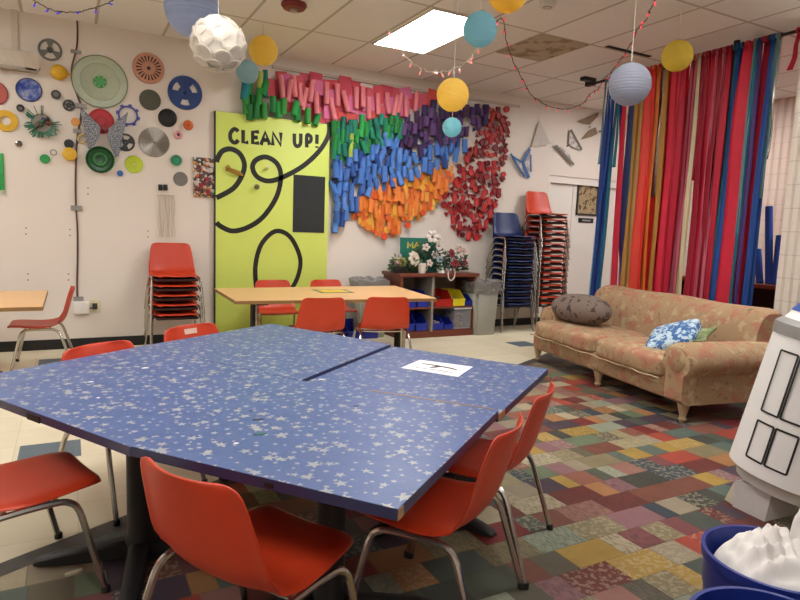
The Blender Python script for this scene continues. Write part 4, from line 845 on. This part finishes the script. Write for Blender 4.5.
for i, xx in enumerate((-.08, -.045, -.03, .0, .03, .05, .08)):
    MB().tube([(xx + .006 * math.sin(j * 1.1 + i), -.008, -j * .055) for j in range(9)], .005, 5).build('cord', M('d3c6b4', .8), q)
# emergency light, conduit, cable, outlet
p = wp(16, 60); q = thing('emergency_light', 'cream emergency light box high on the wall', 'emergency light', (p.x, D - .001, p.z)); k = px2m(16, 60)
MB().box((-30 * k, -.07, -8 * k), (12 * k, 0, 8 * k), .01).build('housing', M('d3c8b8', .5), q); MB().prism([(8 * k, -10 * k), (18 * k, -10 * k), (21 * k, -6 * k), (20 * k, 4 * k), (12 * k, 7 * k), (8 * k, 6 * k)], 'y', -.09, 0).build('lamp_head', M('c3b7a6', .5), q); MB().box((-30 * k, -.09, -11 * k), (18 * k, 0, -8 * k)).build('lower_lip', M('a89d8e', .5), q, smooth=False)
p = wp(15, 30); tag(MB().box((p.x - .03, D - .02, wp(15, 51).z), (p.x + .02, D, CH)).build('wall_conduit', M('d5cabd', .5), smooth=False), 'white raceway rising from the emergency light to the ceiling', 'conduit')
cb_ = [(77, 19.5), (77.5, 30), (77, 45), (75, 55), (72, 66), (72, 78), (76, 92), (81, 106), (81, 116), (79, 126), (77, 140), (76, 160), (75.5, 185), (76, 207), (77.5, 230), (77.5, 260), (77, 285), (77.5, 298), (78, 304), (84, 308.5), (92, 308)]
q = thing('wall_cable', 'brown cable running from ceiling to outlet down the white wall', 'cable', (0, 0, 0)); MB().tube([wp(a, c, .009) for a, c in smooth_path([(u_[0], u_[1], 0) for u_ in cb_], 3) for a, c in [(a, c)]] if False else [wp(v.x, v.y, .009) for v in smooth_path([(u_[0], u_[1], 0) for u_ in cb_], 3)], .0085, 6).build('cord', M('5a3a33', .5), q)
for x_, y_, w_, h_ in ((76, 52, .09, .03), (81, 106, .1, .04), (77, 131, .07, .035), (76.5, 208, .1, .045), (78.5, 299, .09, .05)):
    p = wp(x_, y_); MB().box((p.x - w_ / 2, D - .021, p.z - h_ / 2), (p.x + w_ / 2, D - .001, p.z + h_ / 2)).build('tape_strip', M('8f8a84', .4), q, smooth=False)
p = wp(94, 306); q = thing('wall_outlet', 'cream wall outlet with a white plug-in adapter', 'outlet', (p.x, D - .001, p.z)); MB().box((-.045, -.008, -.065), (.06, 0, .065), .003).build('face_plate', M('d8cfae', .4), q); MB().box((-.015, -.03, -.03), (.03, -.008, .03)).build('plug', M('2c2a26', .5), q, smooth=False); MB().box((-.19, -.06, -.07), (-.04, 0, .055), .012).build('adapter', M('e3ddd6', .35), q)
for px_, py_ in ((28, 274), (68.5, 274), (26, 228), (70, 229.5), (88, 188), (148, 231)):
    for dy in (0, 6):
        p = wp(px_, py_ + dy * 1.0); o = MB().lathe([(0, 0), (.007, 0), (.006, .002), (0, .002)], 8, (0, 0, 0), 'y').build('screw_hole', M('5a524a', .8)); o.location = (p.x, D - .0005, p.z); tag(o, 'tiny dark screw hole in a pair on the bare white wall', 'screw hole', 'screw holes in the white wall')
# ------------------------------------------------------------------ COLLAGE
def inpoly(x_, y_, P):
    c = False; j = len(P) - 1
    for i in range(len(P)):
        if (P[i][1] > y_) != (P[j][1] > y_) and x_ < (P[j][0] - P[i][0]) * (y_ - P[i][1]) / (P[j][1] - P[i][1]) + P[i][0]: c = not c
        j = i
    return c
def scatter(P, n, dmin, sy=1.0, tries=6000):
    xs = [p[0] for p in P]; ys = [p[1] for p in P]; out = []
    for _ in range(tries):
        if len(out) >= n: break
        a, c = rnd.uniform(min(xs), max(xs)), rnd.uniform(min(ys), max(ys))
        if inpoly(a, c, P) and all((a - u_[0]) ** 2 + ((c - u_[1]) * sy) ** 2 > dmin * dmin for u_ in out): out.append((a, c))
    return out
protos = {}
def proto(kind, m):
    key = (kind, m.name)
    if key not in protos:
        k = MB()
        if kind == 'tube': k.lathe([(.82, -.5), (1, -.5), (1, .5), (.82, .5), (.82, -.42)], 12).lathe([(0, -.42), (.82, -.42)], 12).lathe([(0, .42), (.82, .42), (.82, .5)], 12)
        elif kind == 'sheet': k.box((-.5, -.5, -.5), (.5, .5, .5))
        elif kind == 'cap': k.lathe([(0, 0), (.95, 0), (1, .3), (1, .9), (.9, 1), (.82, .75), (0, .7)], 18, (0, 0, 0), 'y')
        elif kind == 'fold':
            k.prism([(-.9, -.6), (.9, -.6), (0, .95)], 'y', -.08, 0)
            for a, c in (((-.9, -.6), (.9, -.6)), ((.9, -.6), (0, .95)), ((0, .95), (-.9, -.6))):
                d_ = Vector((c[0] - a[0], c[1] - a[1])).normalized(); n_ = Vector((-d_.y, d_.x)) * .08; k.prism([a, c, (c[0] + n_.x, c[1] + n_.y), (a[0] + n_.x, a[1] + n_.y)], 'y', -.6, 0)
        elif kind == 'square': k.box((-.8, -.9, -.8), (.8, 0, .8)).box((-.6, -1.2, -.6), (.6, -.9, .6))
        elif kind == 'strip': k.grid(lambda a, c: ((a - .5) * 1, -.5 - .25 * math.sin(a * PI), (c - .5)), 5, 3)
        me = k.build('proto', m, smooth=kind in ('tube', 'cap', 'strip')); protos[key] = me.data; bpy.data.objects.remove(me)
    return protos[key]
def cpiece(kind, name, m, px_, py_, sc, rot, off, label, cat, group):
    o = bpy.data.objects.new(name, proto(kind, m)); C.objects.link(o); p = wp(px_, py_); o.location = (p.x, D - off, p.z); o.rotation_euler = rot; o.scale = sc; tag(o, label, cat, group); return o
K0 = dep(wp(380, 150)) / F
def ctube(px_, py_, lpx, wpx, col, word, tilt=None, off=None, lean=0, name='cardboard_tube'):
    r_ = wpx / 2 * K0; tl = rnd.gauss(.06, .2) if tilt is None else tilt; off = r_ + (off if off is not None else rnd.uniform(.004, .07))
    cpiece('tube', name, M(col, .75, 0, .08, 6), px_, py_, (r_, r_, lpx * K0), (rnd.uniform(-.1, .06), tl, rnd.uniform(0, 6)), off, '%s cardboard tube glued in the %s band of the wall collage' % (word, word), 'cardboard tube', '%s tubes in the wall collage' % word)
def csheet(px_, py_, w_, h_, col, word, band, off):
    cpiece('sheet', 'paper_piece', M(col, .8, 0, .06, 6), px_, py_, (w_ * K0, .004, h_ * K0), (0, rnd.gauss(0, .1), rnd.uniform(-.12, .12)), off, '%s paper piece in the %s band of the wall collage' % (word, band), 'paper piece', '%s paper pieces in the %s band' % (word, band))
pinkP = [(267, 79), (330, 83), (380, 90), (432, 97), (428, 103), (402, 114), (372, 118), (346, 124), (326, 124), (306, 112), (284, 102), (266, 97)]
for a, c in scatter(pinkP, 62, 7.5, .7): csheet(a, c, rnd.uniform(9, 14), rnd.uniform(14, 20), rnd.choice(['d8505c', 'dd5a52', 'd96070', 'c94a5c']), 'coral', 'pink', rnd.uniform(.006, .045))
for a, c in scatter(pinkP, 12, 13): csheet(a, c, rnd.uniform(9, 13), rnd.uniform(11, 16), 'd8709a', 'magenta', 'pink', rnd.uniform(.046, .055))
for a, c in ((279.5, 88), (292, 88), (302, 100), (314, 104), (324, 94.5), (330, 110), (343, 102.5), (353.5, 99), (366, 109), (375, 105), (385, 104.5), (392.5, 106.5), (403, 107.5), (397, 104), (287, 92), (298, 96), (309, 92), (335, 96), (360, 98), (413, 103)):
    ctube(a, c, 20, 4.9, 'df8088', 'pink', rnd.gauss(.08, .08), .05)
for a, c in ((248, 88), (244, 95), (244, 107), (252, 104), (247, 113), (262, 90), (257, 98), (270, 106), (281, 108), (296, 115), (292, 110), (262, 112), (305, 117), (315, 120), (276, 111), (254, 112)): ctube(a, c, 14, 6, rnd.choice(['1f8a3c', '23783a', '2a9a48', '2f8f3a']), 'green')
ctube(258.8, 84, 19, 5.6, 'b8c860', 'lime', .02, .03, name='cardboard_tube'); ctube(263.5, 85, 23, 4.6, '157a6e', 'teal', .02, .05); ctube(243, 91, 17, 7, '157a86', 'teal', .02, .05)
greenP = [(331, 126), (350, 124), (375, 121), (398, 117), (399, 132), (388, 138), (376, 142), (362, 150), (350, 154), (338, 158), (331, 152)]
for a, c in scatter(greenP, 42, 4.6, .65): ctube(a, c, rnd.uniform(11, 16), rnd.uniform(4.8, 6.2), rnd.choice(['1f8a3c', '237a38', '17805a', '188068', '2a9a48', '116f62']), 'green')
ctube(348, 146, 22, 4.6, 'a9c04a', 'lime', 0, .06)
blueP = [(332, 160), (350, 155), (372, 146), (390, 136), (398, 140), (398, 156), (416, 158), (436, 140), (460, 135), (462, 146), (446, 162), (436, 168), (414, 175), (398, 182), (380, 186), (362, 196), (354, 208), (344, 212), (338, 224), (331, 226)]
for a, c in scatter(blueP, 78, 5.5, .7): ctube(a, c, rnd.uniform(11, 15.5), rnd.uniform(5.2, 6.6), rnd.choice(['4a78c4', '5584cc', '4a7cc8', '3a64ac', '22488c', '4474be']), 'blue')
for a, c in ((349, 209), (362, 190), (333, 180), (386, 150), (423, 155)): cpiece('cap', 'round_stopper', M('1b2648', .5), a, c, (4 * K0,) * 3, (0, 0, 0), .04, 'round dark blue cap among the blue collage tubes', 'cap', 'dark blue caps in the collage')
purP = [(400, 124), (410, 112), (424, 106), (436, 104), (452, 108), (484, 108), (486, 118), (478, 126), (466, 136), (440, 142), (424, 154), (402, 152), (397, 140)]
for a, c in scatter(purP, 52, 5.2, .8): ctube(a, c, rnd.uniform(9, 15), rnd.uniform(5, 7.5), rnd.choice(['4a3366', '3a2758', '54406f', '431f4a', '5b3a70', '352350']), 'purple')
orP = [(352, 212), (358, 200), (380, 188), (400, 183), (436, 170), (448, 166), (452, 176), (446, 190), (436, 204), (424, 210), (404, 222), (396, 230), (384, 236), (366, 228)]
orm = [M(c_, .35, 0, .1, 20, alpha=.85) for c_ in ('f09a34', 'f08c34', 'e86c34', 'f4b84a', 'ee7a3c')]
for i, (a, c) in enumerate(scatter(orP, 150, 3.3, .8)):
    mt = rnd.choice(orm); g = rnd.random()
    if g < .6: cpiece('strip', 'plastic_strip', mt, a, c, (rnd.uniform(3.6, 6.2) * K0, .03, rnd.uniform(9, 18) * K0), (0, rnd.gauss(0, .12), 0), rnd.uniform(.005, .05), 'translucent orange plastic strip in the orange patch of the collage', 'plastic strip', 'orange plastic strips in the collage')
    elif g < .85: cpiece('cap', 'round_stopper', mt, a, c, (rnd.uniform(2.8, 4) * K0, .02, rnd.uniform(2.8, 4) * K0), (0, 0, 0), rnd.uniform(.01, .06), 'orange bottle cap in the orange patch of the collage', 'cap', 'orange caps in the collage')
    else: ctube(a, c, rnd.uniform(10, 16), 5, 'e3823a', 'orange')
for a, c, s_ in ((405, 225, 3.4), (382, 236, 3.6), (420, 213, 3), (394, 168, 0)): 
    if s_: cpiece('cap', 'round_stopper', M('d9502a', .4), a, c, (s_ * K0, .03, s_ * K0), (0, 0, 0), .05, 'orange bottle cap in the orange patch of the collage', 'cap', 'orange caps in the collage')
redP = [(486, 109), (506, 110), (509, 124), (506, 150), (502, 172), (500, 196), (492, 214), (478, 238), (462, 240), (451, 226), (442, 208), (440, 196), (452, 186), (455, 172), (462, 160), (470, 148), (476, 132)]
rcol = ['8a121c', 'a21a22', 'b42426', '700e18', 'c03430', '98161f']
for a, c in scatter(redP, 190, 3.7, .9):
    g = rnd.random(); col = M(rnd.choice(rcol), .5, 0, .1, 20); s_ = rnd.uniform(2.6, 3.9) * K0; ro = (0, rnd.uniform(0, 6), 0)
    if g < .38: cpiece('fold', 'folded_card', col, a, c, (s_, s_ * .8, s_), ro, rnd.uniform(.002, .03), 'dark red folded card triangle in the red part of the collage', 'folded card', 'red folded cards in the collage')
    elif g < .68: cpiece('cap', 'round_stopper', col, a, c, (s_, s_ * .7, s_), (0, 0, 0), rnd.uniform(.002, .04), 'red bottle cap in the red part of the collage', 'cap', 'red caps in the collage')
    elif g < .88: cpiece('square', 'box_lid', col, a, c, (s_, s_ * .6, s_), ro, rnd.uniform(.002, .03), 'small red box lid in the red part of the collage', 'box lid', 'red box lids in the collage')
    else: ctube(a, c, 9, 5, rnd.choice(['b03034', 'c23a38']), 'red')
for a, c in ((467, 128), (473, 130), (471, 124)): cpiece('fold', 'folded_card', M('1f2a66', .5), a, c, (2.6 * K0, 2 * K0, 2.6 * K0), (0, rnd.uniform(0, 6), 0), .01, 'dark blue folded card at the edge of the purple band', 'folded card', 'blue folded cards in the collage')
# ------------------------------------------------------------------ BUTTERFLIES / BUNTING ON THE WALL
def butterfly(name, label, ctr, wings, m, strips=None):
    p = wp(*ctr); t = thing(name, label, 'paper butterfly', (p.x, D - .03, p.z))
    for i, w_ in enumerate(wings):
        q = [(wp(*a).x - p.x, wp(*a).z - p.z) for a in w_]; k = MB().prism(q, 'y', -.004, 0); k.xf(Matrix.Rotation(.5 if i % 2 else -.5, 4, 'Z') if False else Matrix.Identity(4)); k.build('wing', m, t, smooth=False)
    for s_ in strips or []:
        MB().band([(wp(*a).x - p.x, -.005, wp(*a).z - p.z) for a in s_[0]], s_[1], (0, -1, 0), .004).build('blue_strip' if s_[2] == 0 else 'edge_strip', M(('2c62a0', 'd0cac4', '6a625a')[s_[2]], .5), t, smooth=False)
    MB().tube([(0, 0, 0), (0, .029, 0)], .008, 6).build('peg', M('4a4642', .6), t)
    return t
clr = speckle('a5a09c', 'cfc9c4', 'crinkled_clear_film', 14, .5); spk = speckle('c9c2bb', '8f8f98', 'spotted_paper', 9, .62)
butterfly('paper_butterfly', 'clear butterfly with blue strips beside the red collage', (521, 163), [[(509, 154), (521, 162), (523, 177), (519, 172)], [(528, 148), (530, 160), (527, 179), (521, 163)]], clr, [([(509, 154), (519, 171), (523, 177)], .03, 0), ([(528, 149), (521, 163)], .05, 0), ([(521, 163), (527, 178)], .05, 0), ([(529, 155), (529, 172)], .025, 0), ([(511, 157), (521, 163)], .03, 0)])
butterfly('paper_butterfly', 'white spotted paper triangle hanging above the clear butterfly', (541, 138), [[(538, 121), (548, 143), (553, 142), (545, 145), (530, 147)]], spk)
butterfly('paper_butterfly', 'pale film butterfly between the spotted triangle and the brown one', (567, 146), [[(568, 130), (571, 133), (580, 150), (572, 148), (567, 144)], [(553, 145), (558, 146), (568, 155), (572, 165), (563, 158)]], clr, [([(569, 130), (580, 150)], .035, 2), ([(554, 146), (572, 165)], .04, 2)])
butterfly('paper_butterfly', 'brown butterfly above the white door near the blue ribbons', (589, 127), [[(575, 122), (597, 112.5), (596, 117), (588, 125)], [(579, 140), (588, 130), (594, 127.5), (596, 134), (590, 137)]], M('86725e', .7), [([(597, 132), (602, 131)], .03, 2)])
# picture and plaque on the door
a = atY(577.5, 183.5, D + .07); c = atY(596, 216, D + .07); q = thing('framed_picture', 'small framed collage picture hanging on the white door', 'picture', ((a.x + c.x) / 2, D + .068, (a.z + c.z) / 2)); w_ = (c.x - a.x) / 2; h_ = (a.z - c.z) / 2
MB().box((-w_, -.008, -h_), (w_, 0, h_)).build('print', speckle('a5916c', '5a3f36', 'collage_print', 13, .52), q, smooth=False); MB().box((-w_, -.02, h_ - .025), (w_, 0, h_)).box((-w_, -.02, -h_), (w_, 0, -h_ + .025)).box((-w_, -.02, -h_), (-w_ + .025, 0, h_)).box((w_ - .025, -.02, -h_), (w_, 0, h_)).build('frame', M('33302e', .4), q, smooth=False)
p = atY(585.5, 220.5, D + .07); q = thing('door_plaque', 'black name plate below the picture on the door', 'sign', (p.x, D + .068, p.z)); MB().box((-.15, -.01, -.035), (.15, 0, .035)).build('plate', M('161616', .4), q, smooth=False); MB().box((-.08, -.0115, -.011), (.09, -.01, .011)).build('lettering', M('9a9a98', .5), q, smooth=False)
# ------------------------------------------------------------------ LANTERNS
def lantern(px_, py_, rpx, rad, col, label, ribs=19, cordpx=None, transl=.6, sq=1.0):
    d_ = rad * F / rpx; c = atD(px_, py_, d_); t = thing('paper_lantern', label, 'lantern', tuple(c)); prof = []; n = ribs * 4
    for i in range(n + 1):
        th = PI * (.055 + .89 * i / n); k = 1 - .026 * (math.cos(i / 4 * 2 * PI) * .5 + .5) ** 3; prof.append((rad * math.sin(th) * k, -rad * sq * math.cos(th)))
    m = M(col, .8, 0, .05, 8, transl=transl); MB().lathe(prof, 40).build('shade', m, t)
    k = MB(); r0 = prof[-1][0]; z0 = prof[-1][1]
    k.tube([(r0 * math.cos(q * PI / 10), r0 * math.sin(q * PI / 10), z0) for q in range(21)], .003, 5); k.tube([(-r0, 0, z0), (r0, 0, z0)], .002, 5); k.build('wire_ring', M('6a665f', .4, .5), t)
    ln = max(.06, CH - c.z - z0); MB().tube([(0, 0, z0), (0, 0, z0 + ln)], .0025, 5).build('hanging_string', M('d8d0c4', .7), t)
    return t
lantern(192.5, 9, 27, .2, 'c0cdea', 'large pale blue paper lantern cut by the top of the picture'); 
lantern(263.5, 50.5, 14.3, .135, 'f6dc70', 'yellow paper lantern next to the white petal lantern'); lantern(247.5, 72, 11, .115, 'b2d6e0', 'small pale blue lantern in front of the green collage tubes')
lantern(480, 29.5, 17, .125, 'a2d4e0', 'sky blue paper lantern in front of the lit ceiling panel'); lantern(508, -8.5, 20, .125, 'f4d060', 'yellow paper lantern mostly cut off at the top of the picture')
lantern(452.8, 95, 16.2, .125, 'ffe080', 'bright yellow paper lantern hanging before the purple collage tubes'); lantern(452, 127.3, 9.6, .075, 'a6e0ea', 'small turquoise lantern hanging just below the bright yellow one')
lantern(629.8, 84.5, 20.6, .15, 'adb0bd', 'grey lavender paper lantern by the end of the ribbon rail'); lantern(677.3, 56, 15, .125, 'e4cf5c', 'mustard yellow lantern in front of the red ribbons')
# petal lantern
c = atD(218.3, 44.8, 3.6); rad = .15; t = thing('petal_lantern', 'white lantern made of overlapping round petals', 'lantern', tuple(c)); MB().sphere((0, 0, 0), rad * .86, 24).build('core', M('e8dfd2', .8, transl=.4), t)
k = MB(); N_ = 44; pm = M('efe7da', .7, 0, .03, 8, transl=.35)
for i in range(N_):
    z_ = 1 - 2 * (i + .5) / N_; a = i * 2.39996; u = Vector((math.sqrt(1 - z_ * z_) * math.cos(a), math.sqrt(1 - z_ * z_) * math.sin(a), z_)); q_ = u.to_track_quat('Z', 'Y').to_matrix()
    tl = Matrix.Rotation(.16, 3, 'X'); rr = rad * .36; ring = []
    ctr = k.bm.verts.new(u * rad * .97)
    for s_, h in ((.5, -.004), (1, .004)): ring.append([k.bm.verts.new(u * rad * .97 + q_ @ (tl @ Vector((math.cos(j * PI / 8) * rr * s_, math.sin(j * PI / 8) * rr * s_, h)))) for j in range(16)])
    for j in range(16):
        k.bm.faces.new((ctr, ring[0][j], ring[0][(j + 1) % 16])); k.bm.faces.new((ring[0][j], ring[1][j], ring[1][(j + 1) % 16], ring[0][(j + 1) % 16]))
o = k.build('petal', pm, t); solid(o, .003)
MB().tube([(0, 0, rad * .9), (0, 0, CH - c.z)], .0025, 5).build('hanging_string', M('d8d0c4', .7), t)
# ------------------------------------------------------------------ CEILING FIXTURES
p = atZ(294, 3.5, CH); q = thing('ceiling_alarm', 'dark red round alarm on the ceiling', 'alarm', (p.x, p.y, CH)); MB().lathe([(0, 0), (.105, 0), (.11, -.02), (.09, -.045), (.05, -.05), (0, -.05)], 28).build('base', M('7a1c1c', .4), q); MB().lathe([(.03, -.045), (.028, -.07), (0, -.075)], 14).build('lens', M('b0a49a', .3), q)
p = atZ(548, 1.5, CH); q = thing('smoke_detector', 'white smoke detector on the ceiling at the top of the picture', 'smoke detector', (p.x, p.y, CH)); MB().lathe([(0, 0), (.07, 0), (.07, -.02), (.055, -.045), (0, -.05)], 28).build('housing', M('d8d0c4', .5), q); MB().lathe([(.045, -.04), (.03, -.05), (.028, -.045)], 20).build('vent_ring', M('6a655e', .6), q)
ct = MB().box((0, 0, -.006), (.6, .72, -.001)); o = ct.build('ceiling_tile', speckle('b3a692', '8f8068', 'water_stained_tile', 5, .5), smooth=False); o.location = (3.93, 4.67, CH); tag(o, 'water-stained ceiling tile with peeling surface', 'ceiling tile')
o = MB().box((-.31, -.025, -.006), (.31, .025, 0)).build('ceiling_gap', M('2a2521', .9), smooth=False); o.location = (5.0, 4.60, CH); tag(o, 'dark open slot between ceiling tiles near the ribbons', 'ceiling slot')
o = MB().box((-.09, -.04, -.04), (.09, .04, 0)).build('rail_clamp', black, smooth=False); o.location = (5.45, 5.6, CH); tag(o, 'black clamp on the ceiling where the ribbon rail begins', 'clamp')
# string lights
def lights(name, label, P, cordcol, bulbcol, emit, every, cordr=.004, cat='string lights', bulbs=None, wobble=.4):
    t = thing(name, label, cat, (0, 0, 0)); pts = smooth_path([atD(*p) for p in P], 8)
    k = [v + Vector((rnd.gauss(0, .004), rnd.gauss(0, .004), rnd.gauss(0, .004))) for v in pts]
    for v in k: v.z = min(v.z, CH - .006)
    MB().tube(k, cordr, 6).build('cord', M(cordcol, .6), t)
    bm_ = M(bulbcol, .2, 0, .05, 20, emit=emit)
    for i in range(every // 2, len(k), every):
        v = k[i]; d_ = Vector((rnd.uniform(-.6, .6), rnd.uniform(-.6, .6), -1 if rnd.random() > .3 else -.2)).normalized(); R_ = d_.to_track_quat('Z', 'Y').to_matrix().to_4x4(); so_ = MB().lathe([(0, 0), (.005, 0), (.006, .018), (0, .018)], 8).xf(Matrix.Translation(v) @ R_).build('socket', M(cordcol, .5), t)
        MB().lathe([(0, .02), (.005, .02), (.0075, .028), (.006, .04), (0, .052)], 8).xf(Matrix.Translation(v) @ R_).build('bulb', bm_, t)
zc = lambda a, c: dep(atZ(a, c, CH - .01))
d0, d1_ = zc(503, 18), 7.0
lights('string_lights', 'dark green string of red lights sagging from the ceiling to the ribbon rail', [(497, 22, d0), (503, 19, d0), (506, 40, d0 + .2), (512, 58, d0 + .5), (522, 78, d0 + .9), (532, 95, d0 + 1.2), (548, 106, d0 + 1.6), (566, 109, d0 + 2.0), (583, 103, d0 + 2.2), (590, 94, d0 + 2.4), (597, 89, d0 + 2.5), (604, 79, 7.2), (610, 73, 6.9), (622, 58, 6.2), (632, 42, 5.6), (640, 26, 5.1), (647, 18, 4.8), (654, 2, 4.35), (658, -12, 4.0)], '26301f', 'd8394a', 1.2, 5)
lights('string_lights', 'white string of pink lights draped below the lit ceiling panel', [(388, 28, 5.3), (393, 36, 5.2), (398, 47, 5.0), (408, 59, 4.95), (420, 68, 4.9), (433, 72, 4.85), (446, 71, 4.8), (458, 67, 4.75), (468, 61, 4.7), (475, 51, 4.65), (481, 42, 4.6)], 'd8c8bd', 'e58a80', .8, 6, .003)
lights('string_lights', 'dark string of blue lights at the top above the wall discs', [(18, -14, 4.9), (30, -3, 5.0), (40, 4, 5.1), (52, 10, 5.15), (64, 12, 5.2), (80, 11.5, 5.2), (94, 8, 5.1), (106, 4, 5.0), (116, -3, 4.9), (124, -14, 4.8)], '2c2a20', '4038e0', 1.0, 9)
# ------------------------------------------------------------------ WHITE DRUM, BLUE TUBS
pb = atD(792, 477, 2.95); ptp = atD(838, 346, 2.84); ax = (ptp - pb).normalized(); L = (ptp - pb).length; R_ = ax.to_track_quat('Z', 'Y').to_matrix().to_4x4()
whm = M('dedad6', .55, 0, .03, 5); dr = thing('cardboard_drum', 'tilted white cardboard drum with a blue-banded lid leaning beside the sofa', 'drum', tuple(pb)); dr.rotation_euler = ax.to_track_quat('Z', 'Y').to_euler()
rb_, rt_ = .278, .266
MB().lathe([(0, -.0), (rb_ - .004, 0), (rb_, .004), (rb_, .03), (rt_, L), (0, L)], 56).build('body', whm, dr)
MB().lathe([(0, -.06), (rb_ * .82, -.06), (rb_ * .9, 0), (0, 0)], 48).build('lower_skirt', M('c4bfba', .55), dr)
MB().lathe([(rt_ + .004, L - .005), (rt_ + .006, L + .05), (rt_ - .02, L + .075), (0, L + .076)], 48).build('grey_collar', M('8f8d8b', .5, .2), dr)
MB().lathe([(rt_ - .025, L + .07), (rt_ - .05, L + .12), (rt_ - .10, L + .20), (0, L + .23)], 48).build('lid', whm, dr); MB().lathe([(rt_ - .044, L + .115), (rt_ - .068, L + .155), (rt_ - .075, L + .155), (rt_ - .05, L + .11)], 48).build('blue_band', M('2c4f93', .5), dr)
# plain black outlined rectangles around the side
k = MB(); inv = R_.inverted() @ Matrix.Translation(-pb); cl = (inv @ O); a0 = math.atan2(cl.y, cl.x)
for (da, dw, z0_, z1_) in ((-.62, .16, .30, L - .07), (-.25, .17, .30, L - .07), (.16, .18, .30, L - .07), (-.62, .16, .07, .25), (-.25, .17, .07, .25)):
    def sp_(a, z_): return Vector((math.cos(a0 + a) * (rb_ + .0005), math.sin(a0 + a) * (rb_ + .0005), z_))
    n_ = 5; loop = [sp_(da - dw + 2 * dw * i / n_, z0_) for i in range(n_ + 1)], [sp_(da - dw + 2 * dw * i / n_, z1_) for i in range(n_ + 1)]
    for z_ in (z0_, z1_):
        for i in range(n_):
            A, B = sp_(da - dw + 2 * dw * i / n_, z_), sp_(da - dw + 2 * dw * (i + 1) / n_, z_); nn = Vector((A.x + B.x, A.y + B.y, 0)).normalized(); k.band([A, B], .009, nn, .0015)
    for a in (da - dw, da + dw): A, B = sp_(a, z0_), sp_(a, z1_); k.band([A, B], .009, Vector((A.x, A.y, 0)).normalized(), .0015)
k.build('black_outline', M('1c1b1b', .6), dr, smooth=False)
# foot block under the drum
fa = atZ(736, 508, .0); fb = atZ(765, 522, .0); u = (fb - fa); u.z = 0; u.normalize(); v_ = Vector((-u.y, u.x, 0))
ft = MB(); A = fa + u * -.02; pts = []
W_, H_ = .2, .15
ft.prism([(0, 0), (.08, 0), (.17, 0), (.19, H_ * .95), (.1, H_), (.0, H_ * .86)], 'y', 0, W_)
M_ = Matrix(((u.x, v_.x, 0, A.x), (u.y, v_.y, 0, A.y), (0, 0, 1, 0), (0, 0, 0, 1)))
o = ft.xf(dr.matrix_basis.inverted() @ M_ if False else (Matrix.Translation(pb) @ R_).inverted() @ M_).build('foot_block', M('cdc8c4', .6), dr, smooth=False)
ft = MB().prism([(-.055, .01), (.0, .0), (.022, H_ * .72), (-.01, H_ * .85)], 'y', .01, .16).xf((Matrix.Translation(pb) @ R_).inverted() @ M_).build('foot_flap', M('d9d0b8', .6), dr, smooth=False)
def tub(x_, y_, r, h, label):
    t = thing('plastic_tub', label, 'tub', (x_, y_, 0)); MB().lathe([(0, .004), (r * .86, .0), (r * .88, .006), (r * .97, h * .6), (r * .985, h * .62), (r, h - .03), (r * 1.04, h - .028), (r * 1.045, h), (r * .985, h), (r * .96, h * .6), (r * .85, .012), (0, .012)], 56).build('body', M('182a78', .38, 0, .05, 8), t)
    return t
tub(1.925, 1.03, .2, .325, 'dark blue round tub full of white cloth'); tub(1.545, .80, .2, .325, 'dark blue round tub whose rim only just shows in front of the cloth tub')
def crumple(x_, y_, z_, rx, ry, h_, seed, label, name='white_cloth'):
    r_ = random.Random(seed); W = [(r_.uniform(8, 26), r_.uniform(8, 26), r_.uniform(0, 6), r_.uniform(.25, 1)) for _ in range(9)]
    def f(a, c):
        th = a * 2 * PI; q = c; X = math.cos(th) * q; Y = math.sin(th) * q; hh = h_ * (1 - q * q) ** .6 if q < 1 else 0
        d_ = sum(w_[3] * math.sin(w_[0] * X + w_[1] * Y * (1 if i % 2 else -1) + w_[2] + 1.5 * math.sin(3 * Y + i)) for i, w_ in enumerate(W)) * .010
        return (x_ + X * rx * (1 + .06 * math.sin(5 * th + seed)), y_ + Y * ry * (1 + .08 * math.sin(3 * th)), z_ + hh + d_ * (1.2 - q))
    k = MB().grid(f, 73, 26); bmesh.ops.remove_doubles(k.bm, verts=k.bm.verts, dist=1e-5); bmesh.ops.recalc_face_normals(k.bm, faces=k.bm.faces)
    o = k.build(name, M('d8d2cc', .9, 0, .03, 30)); solid(o, .006); return tag(o, label, 'cloth')
crumple(1.935, 1.03, .24, .178, .178, .15, 4, 'crumpled white cloth heaped in the blue tub')
crumple(2.03, .96, .36, .08, .08, .2, 9, 'twist of white cloth rising from the heap at the picture edge')
# small litter on the floor
p = atZ(74, 574, 0); o = MB().box((-.03, -.008, 0), (.03, .008, .012), .003).build('chalk_stick', M('c4b89a', .8)); o.location = p; o.rotation_euler = (0, 0, .3); tag(o, 'short pale chalk stick lying on the patchwork floor under the star table', 'chalk')
sc = bpy.context.scene; sc.view_settings.view_transform = 'Standard'; sc.view_settings.look = 'None'; sc.view_settings.gamma = 1; sc.view_settings.exposure = .2
